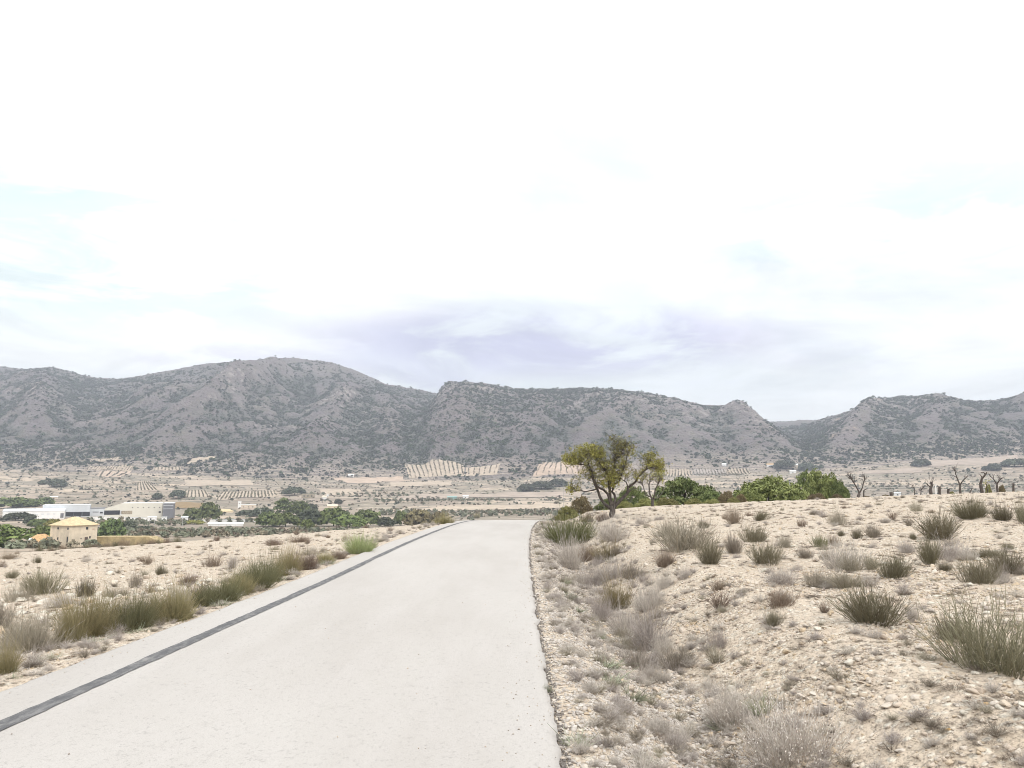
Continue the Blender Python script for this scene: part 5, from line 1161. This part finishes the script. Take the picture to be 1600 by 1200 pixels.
MARKS = [('domed green shrub', 892, 853), ('almond tree', 955, 808), ('wide grey-olive mass', 1072, 862), ('dark olive clump', 1198, 882), ('big rounded olive shrub', 1466, 843), ('skyline dome shrub', 1518, 812), ('stiff upright dark shrub', 1454, 883), ('large lone dark shrub', 1368, 981),
         ('biggest olive shrub', 1552, 1053), ('green spiky tuft', 1190, 1122), ('golden ditch tussock', 957, 953), ('pale round grey shrub', 1018, 1017), ('low pale mound', 1220, 913), ('small greenish bush', 1283, 856), ('olive shrub pair', 1550, 905), ('brown twiggy bush', 1124, 955), ('grey skyline bush', 1306, 820),
         ('tall golden verge tussock', 138, 997), ('middle golden verge tussock', 262, 971), ('far golden verge tussock', 443, 899), ('pale green roadside bush', 562, 866), ('biggest left-field bush', 66, 929), ('rounded olive bush', 133, 932), ('small round dark bush', 253, 898), ('reddish-brown mats', 450, 850), ('row edging the left field', 180, 852)]
tufts = []
def place_tufts(n, d0, d1, p0, p1, gap, sizes, side, gmax=99, kinds=('grey', 'grey', 'twiggy', 'broom'), mts=None):
    k_ = 0
    while k_ < n:
        d = random.uniform(d0, d1); px = random.uniform(p0, p1); x = (px - CX) / FPX * d
        if free(x, d) < gap or free(x, d) > gmax: continue
        c0 = at(px, d); w = random.choice(sizes) * FPX / d; kd = random.choice(kinds); mt = random.choice(mts or ('grey', 'greyolive', 'brown', 'grey' if side == 'right' else 'brown'))
        o = shrub(kd, mt, px, 0, w, w * random.uniform(.45, .8), '', 'tuft', 'small tufts on the %s field' % side, 'dry_tuft', pos=c0); k_ += 1
        qx, qy = inv_px(*c0); nm, mx, my = min(MARKS, key=lambda m: math.hypot(m[1] - qx, (m[2] - qy) * 2.2))
        rel = ('left of' if qx < mx else 'right of') if abs(qx - mx) > 2.2 * abs(qy - my) else ('behind' if qy < my else 'in front of')
        tufts.append((c0[1], o, 'small ' + {'grey': 'wispy ', 'twiggy': 'twiggy ', 'broom': 'stiff '}[kd] + {'grey': 'pale grey', 'greyolive': 'grey-olive', 'brown': 'brown'}[mt] + ' tuft ' + rel + ' the ' + nm))
place_tufts(80, 9, 40, 930, 1610, 2.6, (.12, .18, .25, .32), 'right'); place_tufts(46, 12, 48, -10, 620, 1.5, (.15, .22, .3, .4), 'left'); place_tufts(26, 7, 27, 870, 1120, .85, (.2, .28, .36), 'right', 2.4, ('grey',), ('grey', 'grey', 'greyolive'))
tufts.sort(key=lambda t: t[0]); seen = {}
for d, o, lab in tufts: seen.setdefault(lab, []).append(o)
for lab, L in seen.items():
    for i, o in enumerate(L):
        o['label'] = lab if len(L) == 1 else lab + ', ' + ('nearer' if i == 0 else 'farther') if len(L) == 2 else lab + ', ' + ORD[i] + ' nearest'

# ------------------------------------------------------------------ stones
def m_stone(nt, pos, ob):
    r = objrand(nt); n = noise(nt, ob, 2.2, 5, .65)
    c = mix(nt, r.ramp(0, .6, smooth=False), (.51, .415, .33), (.635, .565, .49)); c = mix(nt, r.ramp(.6, .8), c, (.53, .42, .30)); c = mix(nt, r.ramp(.88, .95), c, (.40, .345, .30))
    return mix(nt, n.ramp(.52, .75) * .5, c, (.36, .30, .235)), (n, .5, .05)
M_STONE = material('limestone', m_stone, .93)
def m_stone_w(nt, pos, ob):
    n = noise(nt, ob, 2.2, 5, .65); return mix(nt, n.ramp(.4, .75) * .6, (.62, .57, .49), (.45, .39, .31)), (n, .5, .05)
M_STONEW = material('pale_limestone', m_stone_w, .93); M_STONEO = plain('orange_stone', (.50, .31, .12), .15, 3)
stones = [stone_mesh(200 + i, f) for i, f in enumerate((.5, .6, .45, .7, .55, .65))]
for m in stones: m.materials.append(M_STONE)
stones_w = [m.copy() for m in stones[:4]]
for m in stones_w: m.materials.clear(); m.materials.append(M_STONEW)
so = stones[3].copy(); so.materials.clear(); so.materials.append(M_STONEO)
def stone(me, x, y, s_, tilt=.3):
    o = obj('stone', me, None, GROUND); z = float(terr(np.array([x]), np.array([y]))[0])
    o.location = (x, y, z + s_ * .12); o.scale = (s_, s_ * random.uniform(.75, 1.1), s_ * random.uniform(.8, 1.1)); o.rotation_euler = (random.gauss(0, tilt), random.gauss(0, tilt), random.uniform(0, 6.28)); return o
for px, py, w, me in [(1481, 1141, 12, so), (1510, 1097, 17, stones_w[1]), (1413, 996, 13, stones_w[0]), (1364, 1010, 10, stones_w[2]), (1511, 1056, 13, stones[2]), (1490, 1053, 9, stones[0]), (1570, 970, 12, stones_w[3]), (1547, 1075, 11, stones_w[0]), (1570, 1065, 13, stones_w[2]), (1548, 935, 22, stones[4]), (1075, 1112, 14, stones[1]), (1023, 1084, 14, stones_w[1]), (1065, 1086, 9, stones_w[2]), (1035, 1130, 9, stones_w[0]), (1396, 983, 14, stones_w[3]), (1455, 1100, 10, stones_w[2]), (1380, 1165, 9, stones_w[0]), (1540, 1100, 12, so), (873, 809.5, 8, stones[5]), (1072, 793, 12, stones_w[0]), (1297, 781, 10, stones_w[1]), (1114, 1198, 14, stones_w[3])]:
    c0 = hit(px, py); stone(me, c0[0], c0[1], w * c0[1] / FPX / 2)
k_ = 0
while k_ < 120:                                               # larger loose stones on the right field
    d = 3.6 + 16 * random.random() ** 1.7; x = random.uniform(.3, .66) * d if random.random() < .5 else random.uniform(1.6, .68 * d + .3)
    if free(x, d) < 1.4 or x > .7 * d: continue
    stone(random.choice(stones + stones_w), x, d, random.uniform(.03, .065) * (1 + d / 22)); k_ += 1
k_ = 0
while k_ < 150:                                               # pale rubble heaped in the left field
    d = random.gauss(15, 3.2); px = random.uniform(-30, 340); x = (px - CX) / FPX * d
    if d < 8 or free(x, d) < 1.7: continue
    stone(random.choice(stones_w + stones_w + stones), x, d, random.uniform(.06, .17)); k_ += 1

def gravel_points(n, side):
    d = np.exp(rng.uniform(math.log(2.6), math.log(46), n)); d = np.where(rng.random(n) < .45, rng.uniform(2.2, 13, n), d)
    if side > 0: x = .25 + rng.uniform(0, 1, n) * (.95 * d + 3.5)
    else: x = -4.0 - rng.random(n) * (.90 * d + .5).clip(1.5)
    u = x - (road_cx(d) + RW); ul = (road_cx(d) - RW) - x; f = np.maximum(u, ul)
    ok = (f > .02) & (rng.random(n) < .12 + .88 * sst(-.2, .35, fbm(x * .8, d * .8, 4))); x, d, f = x[ok], d[ok], f[ok]
    s_ = np.clip(rng.gamma(1.7, .0078, len(x)), .004, .07) * (1 + d / 50.0); s_ = np.where(f < .8, s_ * .6, s_)
    return np.stack([x, d, terr(x, d) + s_ * .1], 1), s_
def shoulder_points(n):
    d = np.exp(rng.uniform(math.log(3.3), math.log(40), n)); u = rng.random(n) ** .8 * 1.5 + .02; x = road_cx(d) + RW + u
    s_ = np.clip(rng.gamma(2.2, .0052, n), .003, .03) * (1 + d / 40); return np.stack([x, d, terr(x, d) + s_ * .1], 1), s_
p3, s3 = shoulder_points(45000)
p1, s1 = gravel_points(215000, 1); p2, s2 = gravel_points(85000, -1)
scatter('gravel', np.concatenate([p1, p2]), np.concatenate([s1, s2]), [stone_mesh(300 + i, f, ICO0 if i > 2 else ICO1) for i, f in enumerate((.5, .65, .55, .7, .5))], [M_STONE], 'loose limestone gravel covering the soil on both sides', seed=8)
M_SHOULDER = material('grey_beige_gravel', lambda nt, pos, ob: mix(nt, objrand(nt), (.37, .33, .295), (.56, .51, .46)), .93)
scatter('shoulder_gravel', p3, s3, [stone_mesh(310 + i, .6, ICO0) for i in range(4)], [M_SHOULDER], 'fine grey-beige gravel on the right road shoulder', seed=16)
M_GRIT = plain('dark_road_grit', (.19, .17, .155), .3, 3)
n = 4200; d = np.exp(rng.uniform(math.log(3.3), math.log(45), n)); x = road_cx(d) + RW + np.abs(rng.normal(0, .042, n)) - .014 + .03 * fbm(d * 1.6, d * 0 + 3, 4)
scatter('road_edge_grit', np.stack([x, d, terr(x, d) + .004], 1), rng.uniform(.005, .015, n) * (1 + d / 25), [stone_mesh(320 + i, .6, ICO0) for i in range(2)], [M_GRIT], 'dark crumbs of broken asphalt along the right road edge', seed=9)
# dry creeping plants and thin dry grass, too many and too small to count
n = 1800; d = np.exp(rng.uniform(math.log(3.0), math.log(42), n)); x = np.where(rng.random(n) < .72, rng.uniform(.08, .95, n) * (d + 1), -rng.uniform(.12, .95, n) * d)
u = np.maximum(x - (road_cx(d) + RW), (road_cx(d) - RW) - x); ok = (u > .7) & (rng.random(n) < .2 + sst(-.1, .4, fbm(x * .5 + 5, d * .5, 3))); x, d = x[ok], d[ok]
scatter('dry_creepers', np.stack([x, d, terr(x, d)], 1), rng.uniform(.03, .10, len(x)) * (1 + d / 30), [plant(400 + i, 'dark') for i in range(3)], [M_SH['dark']], 'small dark dry creeping plants on the stony soil', zs=rng.uniform(.25, .45, len(x)), tilt=.1, seed=10)
n = 17000; d = np.exp(rng.uniform(math.log(2.8), math.log(40), n)); x = np.where(rng.random(n) < .72, rng.uniform(.05, .95, n) * (d + 2), -rng.uniform(.12, .95, n) * d)
u = np.maximum(x - (road_cx(d) + RW), (road_cx(d) - RW) - x); ok = (u > .1) & (rng.random(n) < .15 + sst(-.2, .4, fbm(x * 1.1 + 15, d * 1.1, 4))); x, d = x[ok], d[ok]
scatter('plant_litter', np.stack([x, d, terr(x, d)], 1), rng.uniform(.012, .040, len(x)) * (1 + d / 16), [plant(440 + i, 'dark') for i in range(2)], [M_SH['darkbrown'], M_SH['dark']], 'tiny dark bits of dead plants littering the stony soil', zs=rng.uniform(.2, .5, len(x)), tilt=.1, seed=14)
n = 420; d = np.exp(rng.uniform(math.log(3.4), math.log(32), n)); x = road_cx(d) + np.where(rng.random(n) < .55, RW - np.abs(rng.normal(0, .16, n)), np.where(rng.random(n) < .6, -RW + np.abs(rng.normal(0, .16, n)), rng.uniform(-RW, RW, n)))
scatter('road_grit', np.stack([x, d, road_top(x, d) + .003], 1), rng.uniform(.003, .009, n) * (1 + d / 25), [stone_mesh(340 + i, .6, ICO0) for i in range(3)], [M_STONE], 'loose grit strewn over the road surface', seed=15)
n = 2000; d = np.exp(rng.uniform(math.log(3.6), math.log(44), n)); x = np.where(rng.random(n) < .7, road_cx(d) + RW + .2 + np.abs(rng.normal(.9, .9, n)), road_cx(d) - RW - .15 - np.abs(rng.normal(.6, .8, n)))
far = rng.random(n) < .3; x = np.where(far, rng.uniform(-.7, .7, n) * d, x); u = np.maximum(x - (road_cx(d) + RW), (road_cx(d) - RW) - x); ok = u > .12; x, d = x[ok], d[ok]
scatter('dry_grass', np.stack([x, d, terr(x, d)], 1), rng.uniform(.03, .085, len(x)) * (1 + d / 40), [plant(420 + i, 'twiggy') for i in range(3)], [M_SH['grey'], M_SH['greyolive'], M_SH['grey']], 'thin dry grey grass along the verges and ditch', zs=rng.uniform(.7, 1.3, len(x)), tilt=.1, seed=12)

# ------------------------------------------------------------------ air
zt = 400.0; m = MB().box(-2500, 2500, -600, 3500, -60, zt)
M_HAZE = bpy.data.materials.new('thin_air_haze'); M_HAZE.use_nodes = True; nt = M_HAZE.node_tree; nt.nodes.clear()
ho = nt.nodes.new('ShaderNodeOutputMaterial'); pv = nt.nodes.new('ShaderNodeVolumePrincipled'); pv.inputs['Color'].default_value = (.84, .885, 1.0, 1); pv.inputs['Density'].default_value = .00021; pv.inputs['Anisotropy'].default_value = .2
nt.links.new(pv.outputs[0], ho.inputs['Volume'])
tag(m.build('haze', M_HAZE), 'thin bluish haze filling the valley air', kind='stuff')
